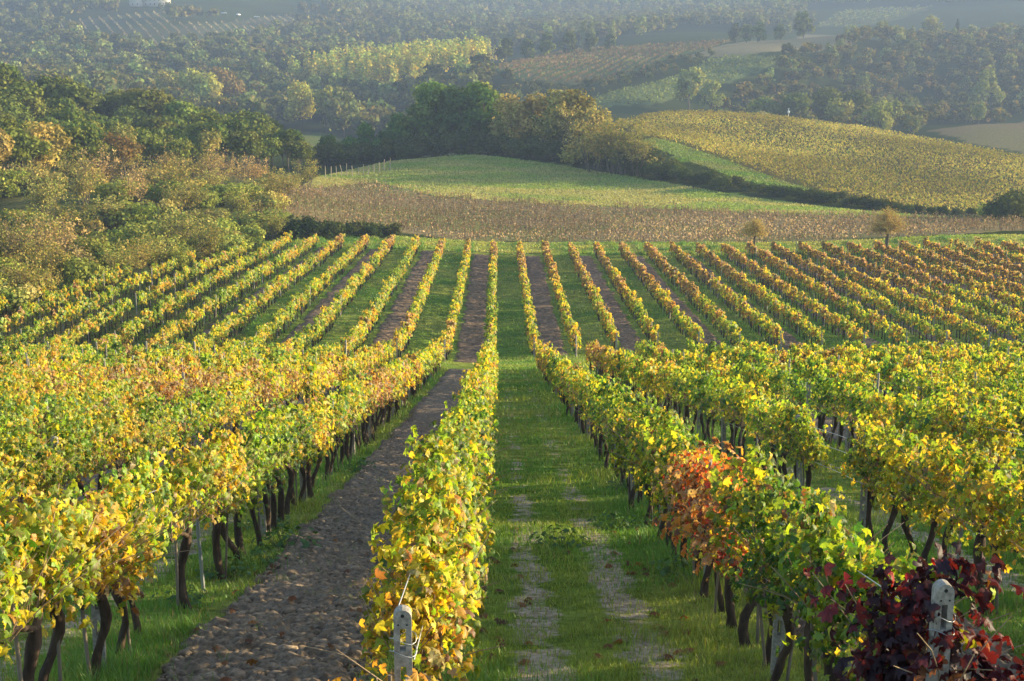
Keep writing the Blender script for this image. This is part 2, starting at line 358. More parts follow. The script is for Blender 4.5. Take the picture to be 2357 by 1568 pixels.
def build_ground():
    ys = [-30.0]
    while ys[-1] < 3000:
        y = ys[-1]; ys.append(y + (2.0 if y < 2 else max(.5, .0075 * abs(y))))
    ys = np.array(ys); nx = 420
    u = np.linspace(-1, 1, nx); u = .55 * u + .45 * u ** 3
    Wd = 30 + .95 * np.maximum(ys, 0)
    X = u[None] * Wd[:, None]; Y = np.repeat(ys[:, None], nx, 1)
    Z = ground(X, Y)
    far = Y > 1900; Z = np.where(far, np.minimum(Z, 95), Z)
    lane = (sstep(102, 101, Y) * 0 + 1) * (Y < 178)
    C = np.zeros(X.shape + (4,)); n1 = fbm(X * .05, Y * .05, 4, 3)[..., None]
    C[..., :3] = np.array([.045, .060, .022]) * (.7 + .6 * n1)              # woodland floor
    def paint(poly, c1, c2, sc=.08, seed=1):
        jx = 5 * (fbm(X * .18, Y * .18, 3, 71) - .5); k = inside(poly, X + jx, Y + jx); n = fbm(X * sc, Y * sc, 4, seed)[..., None]; n = sstep(.35, .65, n)
        C[k, :3] = (np.array(c1) * (1 - n) + np.array(c2) * n)[k]
    inv = (Y < 182); g = sstep(.3, .7, fbm(X * .15, Y * .15, 4, 9))[..., None]
    C[inv, :3] = (np.array([.125, .22, .038]) * (1 - g) + np.array([.25, .28, .07]) * g)[inv]
    scrubL = (X < -.155 * Y - 3.5) & (Y > 88) & (Y < 300)
    C[scrubL, :3] = (np.array([.15, .14, .055]) * (1 - g) + np.array([.10, .12, .035]) * g)[scrubL]
    paint(Z_brown, (.27, .205, .12), (.22, .21, .085), .1, 4)
    paint(Z_hill, (.20, .28, .055), (.36, .33, .12), .09, 6)
    k = inside(Z_hill, X, Y); n = sstep(.52, .66, fbm(X * .035, Y * .11, 4, 31))[..., None]
    C[k, :3] = (C[..., :3] * (1 - .7 * n) + np.array([.32, .25, .13]) * .7 * n)[k]
    paint(Z_yellow, (.12, .10, .045), (.10, .11, .035), .1, 7)
    paint(Z_track, (.12, .22, .035), (.2, .22, .07), .12, 8)
    paint(Z_red, (.12, .12, .06), (.10, .13, .05), .05, 11); paint(Z_green, (.12, .16, .06), (.14, .17, .065), .05, 12)
    paint(Z_tan, (.24, .20, .13), (.19, .165, .11), .05, 13); paint(Z_vleft, (.075, .095, .045), (.09, .095, .06), .02, 14)
    paint(Z_vright, (.08, .10, .04), (.10, .10, .05), .03, 15); paint(Z_rfield, (.19, .14, .095), (.17, .15, .08), .03, 16)
    paint(Z_lfield, (.10, .13, .04), (.12, .13, .05), .05, 17); paint(Z_ridge, (.15, .11, .08), (.12, .11, .07), .03, 18)
    C[..., 3] = (Y < 169) * ~scrubL * 1.0
    mb = MB(); ny = len(ys); idx = np.arange(ny * nx).reshape(ny, nx)
    Fc = np.stack([idx[:-1, :-1], idx[:-1, 1:], idx[1:, 1:], idx[1:, :-1]], -1).reshape(-1, 4)
    mb.add(np.stack([X, Y, Z], -1).reshape(-1, 3), Fc)
    # material
    m, t, out = newmat('vineyard_ground')
    geo = N_(t, 'ShaderNodeNewGeometry'); sx = N_(t, 'ShaderNodeSeparateXYZ'); t.links.new(geo.outputs['Position'], sx.inputs[0])
    at = N_(t, 'ShaderNodeAttribute', attribute_name='zone')
    nf = noise_(t, geo.outputs['Position'], 1.6, 6, .7); nb = noise_(t, geo.outputs['Position'], .35, 4, .6); nm = noise_(t, geo.outputs['Position'], 9, 6, .7)
    base = mixc(t, 1., at.outputs['Color'], mixc(t, maprange(t, nf, .3, .7), (.55, .60, .50), (1.35, 1.3, 1.2)), 'MULTIPLY')
    base = mixc(t, maprange(t, nm, .35, .7), mixc(t, 1., base, (.7, .75, .7), 'MULTIPLY'), base)
    # lane coordinate across the rows
    lx = math_(t, 'DIVIDE', math_(t, 'ADD', math_(t, 'ADD', sx.outputs[0], math_(t, 'MULTIPLY', sx.outputs[1], -ROWS)), -ROWX0), ROWD)
    fr = math_(t, 'FRACT', lx); par = math_(t, 'FRACT', math_(t, 'MULTIPLY', math_(t, 'FLOOR', lx), .5))   # .5 on odd lanes
    odd = math_(t, 'GREATER_THAN', par, .25)
    off = math_(t, 'ABSOLUTE', math_(t, 'SUBTRACT', fr, .5))
    offn = math_(t, 'ADD', off, math_(t, 'MULTIPLY', math_(t, 'SUBTRACT', nf, .5), .22))
    def yband(a, b, c, d): return math_(t, 'MULTIPLY', maprange(t, sx.outputs[1], a, b), maprange(t, sx.outputs[1], c, d, 1, 0))
    vy = math_(t, 'MULTIPLY', yband(-20, -18, 83, 84), at.outputs['Alpha'])
    soil = math_(t, 'MULTIPLY', math_(t, 'MULTIPLY', maprange(t, offn, .31, .36, 1, 0), odd), vy)
    soilc = mixc(t, maprange(t, nm, .3, .7), (.075, .054, .040), (.20, .150, .110))
    # two wheel tracks on the grass lane, worn to dry earth near the headland
    tr = math_(t, 'MINIMUM', math_(t, 'ABSOLUTE', math_(t, 'SUBTRACT', fr, .31)), math_(t, 'ABSOLUTE', math_(t, 'SUBTRACT', fr, .66)))
    wear = math_(t, 'ADD', math_(t, 'SUBTRACT', maprange(t, tr, .02, .17, 1, 0), .56), math_(t, 'MULTIPLY', math_(t, 'SUBTRACT', nf, .5), 3.2))
    wear = math_(t, 'ADD', wear, math_(t, 'MULTIPLY', math_(t, 'SUBTRACT', nb, .56), 1.3))
    wear = math_(t, 'SUBTRACT', wear, math_(t, 'ADD', maprange(t, sx.outputs[1], 6.5, 11, -.42, -.06), maprange(t, sx.outputs[1], 11, 36, 0, .5)))
    even = math_(t, 'SUBTRACT', 1.0, odd)
    dirt = math_(t, 'MULTIPLY', math_(t, 'MULTIPLY', maprange(t, wear, -.05, .25), even), vy)
    dirtc = mixc(t, maprange(t, nm, .35, .65), (.23, .185, .13), (.44, .37, .28))
    c = mixc(t, soil, base, soilc); c = mixc(t, dirt, c, dirtc)
    b = N_(t, 'ShaderNodeBsdfDiffuse'); t.links.new(c, b.inputs[0])
    bp = N_(t, 'ShaderNodeBump'); bp.inputs['Strength'].default_value = .9; bp.inputs['Distance'].default_value = .12
    t.links.new(math_(t, 'ADD', nf, math_(t, 'MULTIPLY', nm, .35)), bp.inputs['Height']); t.links.new(bp.outputs[0], b.inputs['Normal'])
    t.links.new(b.outputs[0], out.inputs[0])
    o = mb.obj('ground', m, smooth=True); tag(o, kind='structure')
    a = o.data.attributes.new('zone', 'FLOAT_COLOR', 'POINT'); a.data.foreach_set('color', C.astype(np.float32).ravel())
build_ground()

# ------------------------------------------------------------------ tilled soil lanes (every other lane)
SOIL_LANES = [k for k in range(-13, 20) if k % 2 == 1]
def soil_height(X, Y, edge):
    c = fbm(X * 1.3, Y * 1.3, 3, 21) - .5
    wx, wy = X + .05 * (vnoise(X * 9, Y * 9, 31) - .5), Y + .05 * (vnoise(X * 9, Y * 9, 32) - .5)
    d1, v1 = cells(wx * 4.2, wy * 4.2, 61); d2, v2 = cells(wx * 10.5, wy * 10.5, 62); d3, v3 = cells(wx * 24, wy * 24, 63)
    h = .045 * np.clip(1 - d1 * 1.5, 0, 1) ** .7 * v1 ** 2 * 1.4 + .075 * np.clip(1 - d2 * 1.3, 0, 1) ** .6 * v2 ** 1.5 + .018 * np.clip(1 - d3 * 1.2, 0, 1) * v3
    return edge * (.045 + .07 * c + h) - .20 * (1 - edge) - .03
def build_soil():
    mb = MB()
    for k in SOIL_LANES:
        for (y0, y1) in ((5.0, 83.5), (far_start(k) + .4, 166.8)):
            segs = []
            if k in (-1, 1) and y0 < 10: segs = [(5.0, 14, .024), (14, 24, .038), (24, 44, .07), (44, 83.5, .16)]
            elif k in (-3, 3) and y0 < 10: segs = [(5.0, 40, .10), (40, 83.5, .18)]
            else: segs = [(y0, y1, .25)]
            for (a, b, st) in segs:
                xc = row_x(k + .5, (a + b) / 2)
                if abs(xc) > .40 * b + 8: continue
                ny = int((b - a) / st) + 1; nx = int(2.3 / st) + 2
                Y = np.linspace(a, b, ny)[:, None] * np.ones((1, nx)); q = np.linspace(-1.15, 1.15, nx)[None] * np.ones((ny, 1))
                X = row_x(k + .5, Y) + q
                edge = sstep(1.12, .86, np.abs(q) + (vnoise(Y * 5 + k, q * 0 + 3 * (q > 0), 12) - .5) * .22 + (fbm(Y * .9, q * 0 + k * 3.3 + 9 * (q > 0), 4, 8) - .5) * .75)
                edge = edge * sstep(0, .8, Y - y0 + .0) * sstep(0, .8, y1 - Y) if y0 > 50 else edge * sstep(0, .8, y1 - Y)
                Z = ground(X, Y) + soil_height(X, Y, edge) + .02 + (edge * .045 * np.sin(q * 13) if y0 > 50 else 0)
                if np.mean(np.abs(X) < .40 * Y + 6) < .02: continue
                if k < -7 and y0 > 50:
                    keep = X > -.155 * Y - 2.2
                else: keep = np.ones(X.shape, bool)
                idx = np.arange(ny * nx).reshape(ny, nx)
                Fc = np.stack([idx[:-1, :-1], idx[:-1, 1:], idx[1:, 1:], idx[1:, :-1]], -1).reshape(-1, 4)
                Fc = Fc[keep.ravel()[Fc].all(1)]
                if len(Fc): mb.add(np.stack([X, Y, Z], -1).reshape(-1, 3), Fc, np.array([1.08, .93, .80]) * (.55 + .9 * rng.random((len(Fc), 1)) ** 1.5) if y0 > 50 else (1, 1, 1))  # random face tones on the far strips paint lit specks of clods
    o = mb.obj('tilled_soil', M['clod'], smooth=False); tag(o, kind='structure')
    # loose clods
    mb = MB(); ico = []
    for i in range(5):
        import bmesh
        bm = bmesh.new(); bmesh.ops.create_icosphere(bm, subdivisions=1, radius=1)
        V = np.array([v.co for v in bm.verts]); Fc = np.array([[v.index for v in f.verts] for f in bm.faces]); bm.free()
        V = V * (1 + .30 * rng.normal(size=(len(V), 1)).clip(-1, 1)) * np.array([1, .8, .6]); ico.append((V, Fc))
    for k, n, y1 in ((-1, 24000, 40), (1, 4000, 40), (3, 900, 40), (-3, 500, 40)):
        Y = 5.5 + (y1 - 5.5) * rng.random(n) ** 1.8; q = rng.normal(size=n).clip(-2, 2) * .45; X = row_x(k + .5, Y) + q
        s = .012 + .075 * rng.random(n) ** 3.0 + .07 * (rng.random(n) < .006); Z = ground(X, Y) + .03 + s * .1
        for v in range(5):
            kx = np.where(rng.integers(0, 5, n) == v)[0] if v else np.arange(v, n, 5)
            kx = np.arange(v, n, 5); V, Fc = ico[v]; a = rng.random(len(kx)) * 6.28
            Rm = np.zeros((len(kx), 3, 3)); Rm[:, 0, 0] = np.cos(a); Rm[:, 0, 1] = -np.sin(a); Rm[:, 1, 0] = np.sin(a); Rm[:, 1, 1] = np.cos(a); Rm[:, 2, 2] = 1
            P = np.stack([X[kx], Y[kx], Z[kx]], 1)[:, None] + np.einsum('nij,kj->nki', Rm, V) * s[kx][:, None, None]
            br = (.85 + .75 * rng.random(len(kx)))[:, None] * np.ones((1, 3))
            mb.add(P.reshape(-1, 3), (Fc[None] + (np.arange(len(kx)) * len(V))[:, None, None]).reshape(-1, 3), np.repeat(br, len(Fc), 0))
    o = mb.obj('soil_clods', M['clod']); tag(o, 'loose grey brown clods lying on the tilled soil strips', 'soil', kind='stuff')
build_soil()

# ------------------------------------------------------------------ grass blades
def build_grass():
    mb = MB()
    tm = np.array([[-.5, 0, 0], [.5, 0, 0], [.32, .55, .10], [-.32, .55, .10], [0, 1, .38]]); 
    def blades(X, Y, h, w, c):
        n = len(X); P = np.stack([X, Y, ground(X, Y) - .01], 1)
        a = rng.random(n) * 6.28; ca, sa = np.cos(a), np.sin(a); lean = rng.normal(size=n) * .35
        T = np.stack([ca, sa, 0 * a], 1); B = np.stack([-sa * lean, ca * lean, np.ones(n)], 1); Nn = np.stack([-sa, ca, -.2 + 0 * a], 1)
        V = P[:, None] + tm[None, :, 0:1] * w[:, None, None] * T[:, None] + tm[None, :, 1:2] * h[:, None, None] * B[:, None] + tm[None, :, 2:3] * h[:, None, None] * Nn[:, None]
        base = (np.arange(n) * 5)[:, None]
        col = c * (.65 + .7 * rng.random((n, 1)))
        mb.add(V.reshape(-1, 3), np.array([[0, 1, 2, 3]]) + base, col)
        mb.v.append(np.zeros((0, 3))); mb.f.append((np.array([[3, 2, 4]]) + base) + (mb.n - 5 * n)); mb.c.append(col); mb.m.append(np.zeros(n, np.int32))
    def field(y0, y1, dens, h0, w0, lanes):
        for k in lanes:
            A = (y1 - y0) * 3.0; n = int(A * dens)
            Y = y0 + (y1 - y0) * rng.random(n); q = rng.random(n) * 3; X = row_x(k, Y) + q
            fr = q / 3; odd = k % 2 == 1
            if odd: keep = np.abs(fr - .5) + (fbm(X * 1.2, Y * 1.2, 3, 8) - .5) * .25 > .34
            else:
                tr = np.minimum(np.abs(fr - .31), np.abs(fr - .66)); wear = .17 - tr + (fbm(X * 1.5, Y * 1.5, 4, 41) - .5) * .6 - .004 * (Y - 8) + .06
                keep = rng.random(n) > np.clip(.05 + wear * 2.6, .0, .85)
            keep &= np.abs(X) < .385 * Y + 1.5
            if k < -8: keep &= X > -.155 * Y - 2.2
            X, Y, fr = X[keep], Y[keep], fr[keep]
            if not len(X): continue
            near_row = np.maximum(sstep(.22, .06, fr), sstep(.78, .94, fr))
            lush = sstep(.42, .62, fbm(X * .8, Y * .8, 3, 55))
            h = h0 * (.5 + .7 * rng.random(len(X))) * (1 + 1.5 * near_row * lush + .8 * lush) * .8
            g = sstep(.35, .65, fbm(X * .4, Y * .4, 3, 77))[:, None]
            c = np.array([.125, .275, .036]) * (1 - g) + np.array([.27, .345, .058]) * g
            dry = (rng.random((len(X), 1)) < .06); c = np.where(dry, np.array([.27, .22, .10]), c)
            blades(X, Y, h, np.full(len(X), w0) * (.7 + .6 * rng.random(len(X))), c)
    n = 2600; Y = 5.6 + 22 * rng.random(n) ** 1.4; X = row_x(-1, Y) + np.where(rng.random(n) < .5, rng.normal(.42, .16, n), rng.normal(2.58, .16, n))
    blades(X, Y, .05 + .10 * rng.random(n), .008 + .006 * rng.random(n), np.where(rng.random((n, 1)) < .55, np.array([.32, .26, .13]), np.array([.16, .22, .05])))
    n = 500; Y = 5.6 + 22 * rng.random(n) ** 1.4; X = row_x(-1, Y) + rng.uniform(.4, 2.6, n)
    k_ = fbm(X * 1.1, Y * 1.1, 2, 87) > .56; X, Y = X[k_], Y[k_]; P_ = np.repeat(np.stack([X, Y], 1), 6, 0) + rng.normal(size=(len(X) * 6, 2)) * .05
    blades(P_[:, 0], P_[:, 1], .10 + .14 * rng.random(len(P_)), .008 + 0 * P_[:, 0], np.array([[.13, .24, .04]]) * np.ones((len(P_), 1)))
    field(5.5, 14, 1700, .095, .008, [0, -1, 1, -2])
    field(14, 24, 700, .10, .011, range(-3, 5))
    field(24, 45, 190, .10, .018, range(-6, 8))
    field(45, 84, 45, .13, .035, range(-9, 10))
    field(84, 101, 60, .10, .04, range(-14, 15))
    field(101, 166, 15, .15, .06, range(-15, 19))
    field(167, 180, 75, .24, .09, range(-8, 24))
    HB = np.array([(-16, 169), (80, 168), (84, 186), (60, 182.5), (40, 181.5), (0, 180.5), (-16, 182)])
    # tussocks on the meadow, the headland bank and the green track
    for poly, n, h0, cc in ((Z_hill, 70000, .26, ((.27, .37, .07), (.43, .41, .14))), (HB, 26000, .26, ((.26, .36, .05), (.40, .40, .10))), (Z_track, 7000, .28, ((.16, .27, .04), (.24, .27, .07)))):
        lo, hi = poly.min(0), poly.max(0); P = lo + (hi - lo) * rng.random((n * 2, 2)); P = P[inside(poly, P[:, 0], P[:, 1])]
        g = sstep(.35, .65, fbm(P[:, 0] * .09, P[:, 1] * .2, 4, 6))[:, None]
        blades(P[:, 0], P[:, 1], h0 * (.5 + .8 * rng.random(len(P))), .22 * np.ones(len(P)), np.array(cc[0]) * (1 - g) + np.array(cc[1]) * g)
    o = mb.obj('grass', M['blade']); tag(o, 'short green grass on the lanes and along the vine rows', 'grass', kind='stuff')
build_grass()

# ------------------------------------------------------------------ grapevines
G_, YG, YE, GO, BR, TA, RE, OL = (.060, .145, .018), (.25, .355, .028), (.53, .455, .032), (.52, .31, .035), (.20, .095, .035), (.42, .31, .15), (.42, .05, .02), (.15, .22, .025)
PAL = {
 'green':  ([G_, OL, YG, YE, BR], [.36, .26, .30, .06, .02]),
 'lime':   ([G_, OL, YG, YE, GO, BR], [.12, .14, .50, .20, .02, .02]),
 'yellow': ([G_, OL, YG, YE, GO, TA], [.05, .06, .40, .39, .07, .03]),
 'golden': ([OL, YG, YE, GO, TA, BR], [.05, .19, .38, .22, .09, .07]),
 'russet': ([YG, YE, (.42, .25, .06), TA, BR, (.30, .17, .08)], [.08, .14, .28, .22, .14, .14]),
 'scarlet': ([(.52, .05, .02), (.58, .16, .03), (.50, .27, .06), BR, TA, YE], [.13, .17, .24, .18, .22, .06]),
 'crimson': ([(.030, .010, .018), (.055, .012, .020), (.11, .012, .015), (.24, .016, .018), (.16, .06, .02), YG], [.42, .28, .13, .08, .05, .04]),
}
def palcol(pal, n):
    cs, pr = PAL[pal]; pr = np.array(pr) / sum(pr)
    c = np.array(cs)[rng.choice(len(cs), n, p=pr)]
    return c * (.75 + .5 * rng.random((n, 1))) * (1 + .12 * rng.normal(size=(n, 3)).clip(-1, 1))
_half = [(0, 1.0), (14, .80), (24, .62), (38, .80), (52, .92), (66, .72), (80, .55), (98, .70), (116, .78), (136, .60), (158, .48), (176, .16)]
_o = [(math.sin(R(a)) * r, math.cos(R(a)) * r) for a, r in _half] + [(-math.sin(R(a)) * r, math.cos(R(a)) * r) for a, r in reversed(_half[1:])]
LEAF_HI = np.array([(0, 0, .10)] + [(x, y, -.22 * abs(x) - .16 * max(y, 0) ** 2 + .05 * math.sin(9 * x + 5 * y)) for x, y in _o]) * .55
LEAF_HI_F = [[0, 1 + i, 1 + (i + 1) % len(_o)] for i in range(len(_o))]
_o2 = [(0, 1), (.62, .62), (.50, .12), (.62, -.35), (0, -.45), (-.62, -.35), (-.50, .12), (-.62, .62)]
LEAF_MD = np.array([(0, 0, .10)] + [(x, y, -.2 * abs(x) - .1 * y * y) for x, y in _o2]) * .55
LEAF_MD_F = [[0, 1 + 2 * i, 1 + (2 * i + 1) % 8, 1 + (2 * i + 2) % 8] for i in range(4)]
LEAF_LO = np.array([(0, -.55, -.05), (.5, -.05, 0), (0, .62, -.06), (-.5, .05, .02)])
LEAF_LO_F = [[0, 1, 2, 3]]
def _curl(seed):
    r = np.random.default_rng(seed); T = LEAF_HI.copy(); T[1:, :2] *= 1 + .10 * r.normal(size=(len(T) - 1, 1))
    x, y = T[:, 0], T[:, 1]; a, b, c = r.normal(size=3)
    T[:, 2] += .9 * a * x * x + .7 * b * x * y - .5 * abs(c) * y * y + .035 * r.normal(size=len(T)); T[:, 0] *= r.uniform(.72, 1.0); return T
CURLS = [_curl(i) for i in range(6)]
LOD = {'hi': (LEAF_HI, LEAF_HI_F), 'mid': (LEAF_MD, LEAF_MD_F), 'low': (LEAF_LO, LEAF_LO_F)}

def canopy(mb, pal, n, lod, size, z0=.80, z1=1.60, half=.52, wid=.20, full=1.0, gap=0.0, mi=0):
    """leaves of one vine: a hedge like curtain along local Y with shoots standing up and hanging down"""
    ns = max(6, int(n / 11)); pts = []
    per = int(n / ns) + 1
    for s in range(ns):                                  # shoots carry the leaves
        y = rng.uniform(-half, half); x = rng.normal() * wid * .35
        zs = z0 + (z1 - z0) * rng.beta(1.6, 1.6)
        if rng.random() < .66: v = np.array([rng.normal() * .45, rng.normal() * .5, abs(rng.normal()) * .7 + .2])
        else: v = np.array([rng.choice([-1, 1]) * abs(rng.normal()) * .7, rng.normal() * .5, -abs(rng.normal()) * .5])
        v /= np.linalg.norm(v); L = rng.uniform(.25, .6)
        t = np.linspace(0, 1, per)[:, None]
        p = np.array([x, y, zs]) + v * t * L + np.array([v[0] * .1, 0, -.18]) * t ** 2 + rng.normal(size=(per, 3)) * .055
        pts.append(p)
    P = np.concatenate(pts)[:n]
    top = z1 + .12; P[:, 2] = np.where(P[:, 2] > top, top - (P[:, 2] - top) * .4, P[:, 2])
    P[:, 2] = np.where(P[:, 2] < z0 - .14, z0 - .14 + (z0 - .14 - P[:, 2]) * .6, P[:, 2])
    P[:, 0] = np.clip(P[:, 0], -wid * 1.75, wid * 1.75)
    Nn = np.stack([np.sign(P[:, 0] + rng.normal(size=n) * .08) * (.55 + .5 * rng.random(n)), rng.normal(size=n) * .55, .45 + rng.normal(size=n) * .5], 1)
    roll = math.pi + rng.normal(size=n) * .8            # tips hang down
    tm, fc = LOD[lod]
    sz = size * (.6 + .65 * rng.random(n))
    cc = palcol(pal, n); sh = palcol(pal, ns)[np.repeat(np.arange(ns), per)[:n]]
    own = rng.random((n, 1)) < .42; cc = np.where(own, cc, sh * (.85 + .3 * rng.random((n, 1))))
    if lod == 'hi':
        for q in range(6):
            k = np.arange(q, n, 6); m_ = len(fc); c = np.repeat(cc[k], m_, 0) * (.88 + .24 * rng.random((len(k) * m_, 1)))
            spot = np.repeat(rng.random(len(k)) < .45, m_) & (rng.random(len(k) * m_) < .28)      # withered lobes
            if pal != 'crimson': c[spot] = c[spot] * .35 + np.array([.20, .11, .04]) * .65
            Fm = frames(Nn[k], roll[k]); V = P[k][:, None] + np.einsum('nij,kj->nki', Fm, CURLS[q]) * sz[k][:, None, None]
            mb.add(V.reshape(-1, 3), (np.asarray(fc)[None] + (np.arange(len(k)) * len(tm))[:, None, None]).reshape(-1, 3), c, mi)
    else: cards(mb, P, Nn, sz, roll, tm, fc, cc, mi)
def vine_wood(mb, n=0, seed=0, sides=7, mi=0, stake=False):
    r = np.random.default_rng(seed)
    ph = r.uniform(0, 6); b = r.uniform(.02, .07); z = np.linspace(-.06, .80, 9)
    ax = b * np.sin(z * 6 + ph); ay = b * np.cos(z * 5 + ph) + r.normal() * .04 * z
    rad = np.interp(z, [-.06, .05, .5, .72, .80], [.062, .046, .038, .052, .045]) * r.uniform(.75, 1.25)
    tube(mb, np.stack([ax, ay, z], 1), rad, sides, rough=.12, twist=.25, mi=mi)
    top = np.array([ax[-1], ay[-1], .78])
    for s in (-1, 1):
        t = np.linspace(0, 1, 5)[:, None]; L = r.uniform(.28, .48)
        p = top + np.array([r.normal() * .04, s * L, .1]) * t + np.array([0, 0, .06]) * np.sin(t * 3)
        tube(mb, p, np.linspace(.030, .014, 5), 5, rough=.1, mi=mi)
    for i in range(n):                                  # thin canes
        y = r.uniform(-.42, .42); t = np.linspace(0, 1, 5)[:, None]
        p = np.array([0, y, .85]) + np.array([r.normal() * .24, r.normal() * .26, r.uniform(.35, .85)]) * t + np.array([r.normal() * .15, r.normal() * .15, -.12]) * t ** 2
        tube(mb, p, np.linspace(.0055, .003, 5), 4, mi=mi + 1)
VINE_TONES = ['green', 'lime', 'yellow', 'golden', 'russet', 'scarlet', 'crimson']
VM = {}
for tone in VINE_TONES:
    for lod in ('hi', 'mid'):
        if tone == 'crimson' and lod == 'mid': continue
        lst = []
        for i in range(4 if tone not in ('scarlet', 'crimson') else 2):
            mb = MB()
            if tone == 'crimson': canopy(mb, tone, 1100, 'hi', .122, .42, 1.62, .36, .33)
            elif tone == 'scarlet': canopy(mb, tone, 460 if lod == 'hi' else 300, lod, .118, .72, 1.72, .55, .25)
            else:
                z0, z1, q, hf = [(.94, 1.60, .95, .50), (1.02, 1.68, .75, .41), (.88, 1.54, 1.0, .50), (.98, 1.74, .85, .44)][i]
                if lod == 'hi': canopy(mb, tone, int((740 if tone != 'russet' else 560) * q), 'hi', .104, z0, z1, hf, .20)
                else: canopy(mb, tone, int(470 * q), 'mid', .112, z0, z1, hf, .19)
            lst.append(mb.mesh('vine_leaves', M['redleaf'] if tone in ('crimson',) else M['leaf']))
        VM[tone, lod] = lst
mb = MB(); canopy(mb, 'golden', 420, 'hi', .118, .35, .98, .34, .20); LOWV = mb.mesh('vine_leaves', M['leaf'])
WOODM = []
for i in range(6):
    mb = MB(); vine_wood(mb, 20, 100 + i); WOODM.append(mb.mesh('vine_wood', [M['bark'], M['twig']], True))
mb = MB(); vine_wood(mb, 2, 400); WOODLOW = mb.mesh('vine_wood', [M['bark'], M['twig']], True)
WOODBARE = []
mb = MB(); vine_wood(mb, 38, 300); WOODBARE.append(mb.mesh('vine_wood', [M['bark'], M['twig']], True))
STAKEM = []
for i in range(3):
    mb = MB(); r = np.random.default_rng(i); h = r.uniform(1.0, 1.35); dx, dy = r.normal(size=2) * .05
    tube(mb, [(.06, .06, -.1), (.06 + dx, .06 + dy, h * .5), (.06 + 2 * dx, .06 + 2 * dy, h)], [.016, .015, .013], 6)
    STAKEM.append(mb.mesh('vine_stake', M['stake'], True))

BLOCKS = ((7.0, 83.0), (101.4, 167.2))
FAR_END = {-8: 166, -9: 154, -10: 141, -11: 128, -12: 115, -13: 105}
def tone_at(X, Y, k):
    """how far autumn has come: 0 green .. 1 russet"""
    n = vnoise(np.array([Y * .21 + k * 7.3]), np.array([k * 1.7]), 61)[0] - .5
    n2 = rng.normal() * .13
    if Y < 90:
        if k <= 0: v = .36 + .10 * (Y > 26) + (.26 if 36 < Y < 58 and k < 0 else 0) + (.14 if Y > 68 and k > -3 else 0)
        else: v = .20 + .12 * (Y > 40) + (.12 if k > 4 and Y > 30 else 0) + (.3 if k in (1, 2) and Y > 62 else 0) + .10 * (k == 2)
        return v + n * .5 + n2
    if k <= 0: v = .33 + .42 * sstep(140, 166, Y) * (1 if k > -7 else .35) + .10 * (k > -3) + (.25 if Y < 106 and k > -4 else 0)
    else: v = .50 + .34 * sstep(112, 150, Y) + (.02 if k < 3 else .12 * sstep(110, 135, Y))
    if k == 0 or k == 1: v -= .10 * (Y < 140)
    return v + (.10 if k < -3 else 0) + n * .32 + n2 * .8
def tone_name(v):
    return 'green' if v < .16 else 'lime' if v < .38 else 'yellow' if v < .56 else 'golden' if v < .76 else 'russet'
def row_name(k):
    if k == 0: return 'row bordering the grass lane on its left'
    if k == 1: return 'row bordering the grass lane on its right'
    return ('%s row left of the grass lane' % nth(1 - k)) if k < 0 else ('%s row right of the grass lane' % nth(k))

vines = []
for k in range(-22, 27):
    for bi, (y0, y1) in enumerate(BLOCKS):
        if bi == 1:
            if k < -13: continue
            y0 = far_start(k); y1 = FAR_END.get(k, y1)
        Y = y0 + .2
        while Y < y1:
            X = row_x(k, Y) + rng.normal() * .05
            vines.append((X, Y, k, bi)); Y += .86 + rng.normal() * .05
vines = [v for v in vines if not (v[2] == 1 and v[1] < 8.8) and not (v[2] == 0 and v[1] < 8.2)]
vines += [(row_x(1, 7.78) - .03, 7.78, 1, 0), (row_x(0, 7.25), 7.25, 0, 0)]
vines = [v for v in vines if rng.random() > (.38 if v[2] < -4 and 52 < v[1] < 82 else .15 if v[2] < -2 and 50 < v[1] < 84 else .07) or v[1] < 14]
VA = np.array([[v[0], v[1]] for v in vines]); VZ = ground(VA[:, 0], VA[:, 1])
px, py, dc = pix(np.stack([VA[:, 0], VA[:, 1], VZ + 1.2], 1))
marg = 3273.6 * .75 / dc
inview = (px > -marg) & (px < 2357 + marg) & (py < 1568 + 3273.6 * 1.1 / dc) & (VA[:, 1] > 6)
order = [i for i in np.argsort(dc) if inview[i]]
N_IND = 300
ind = set(order[:N_IND])
rowcount = {}
GAPS = {}
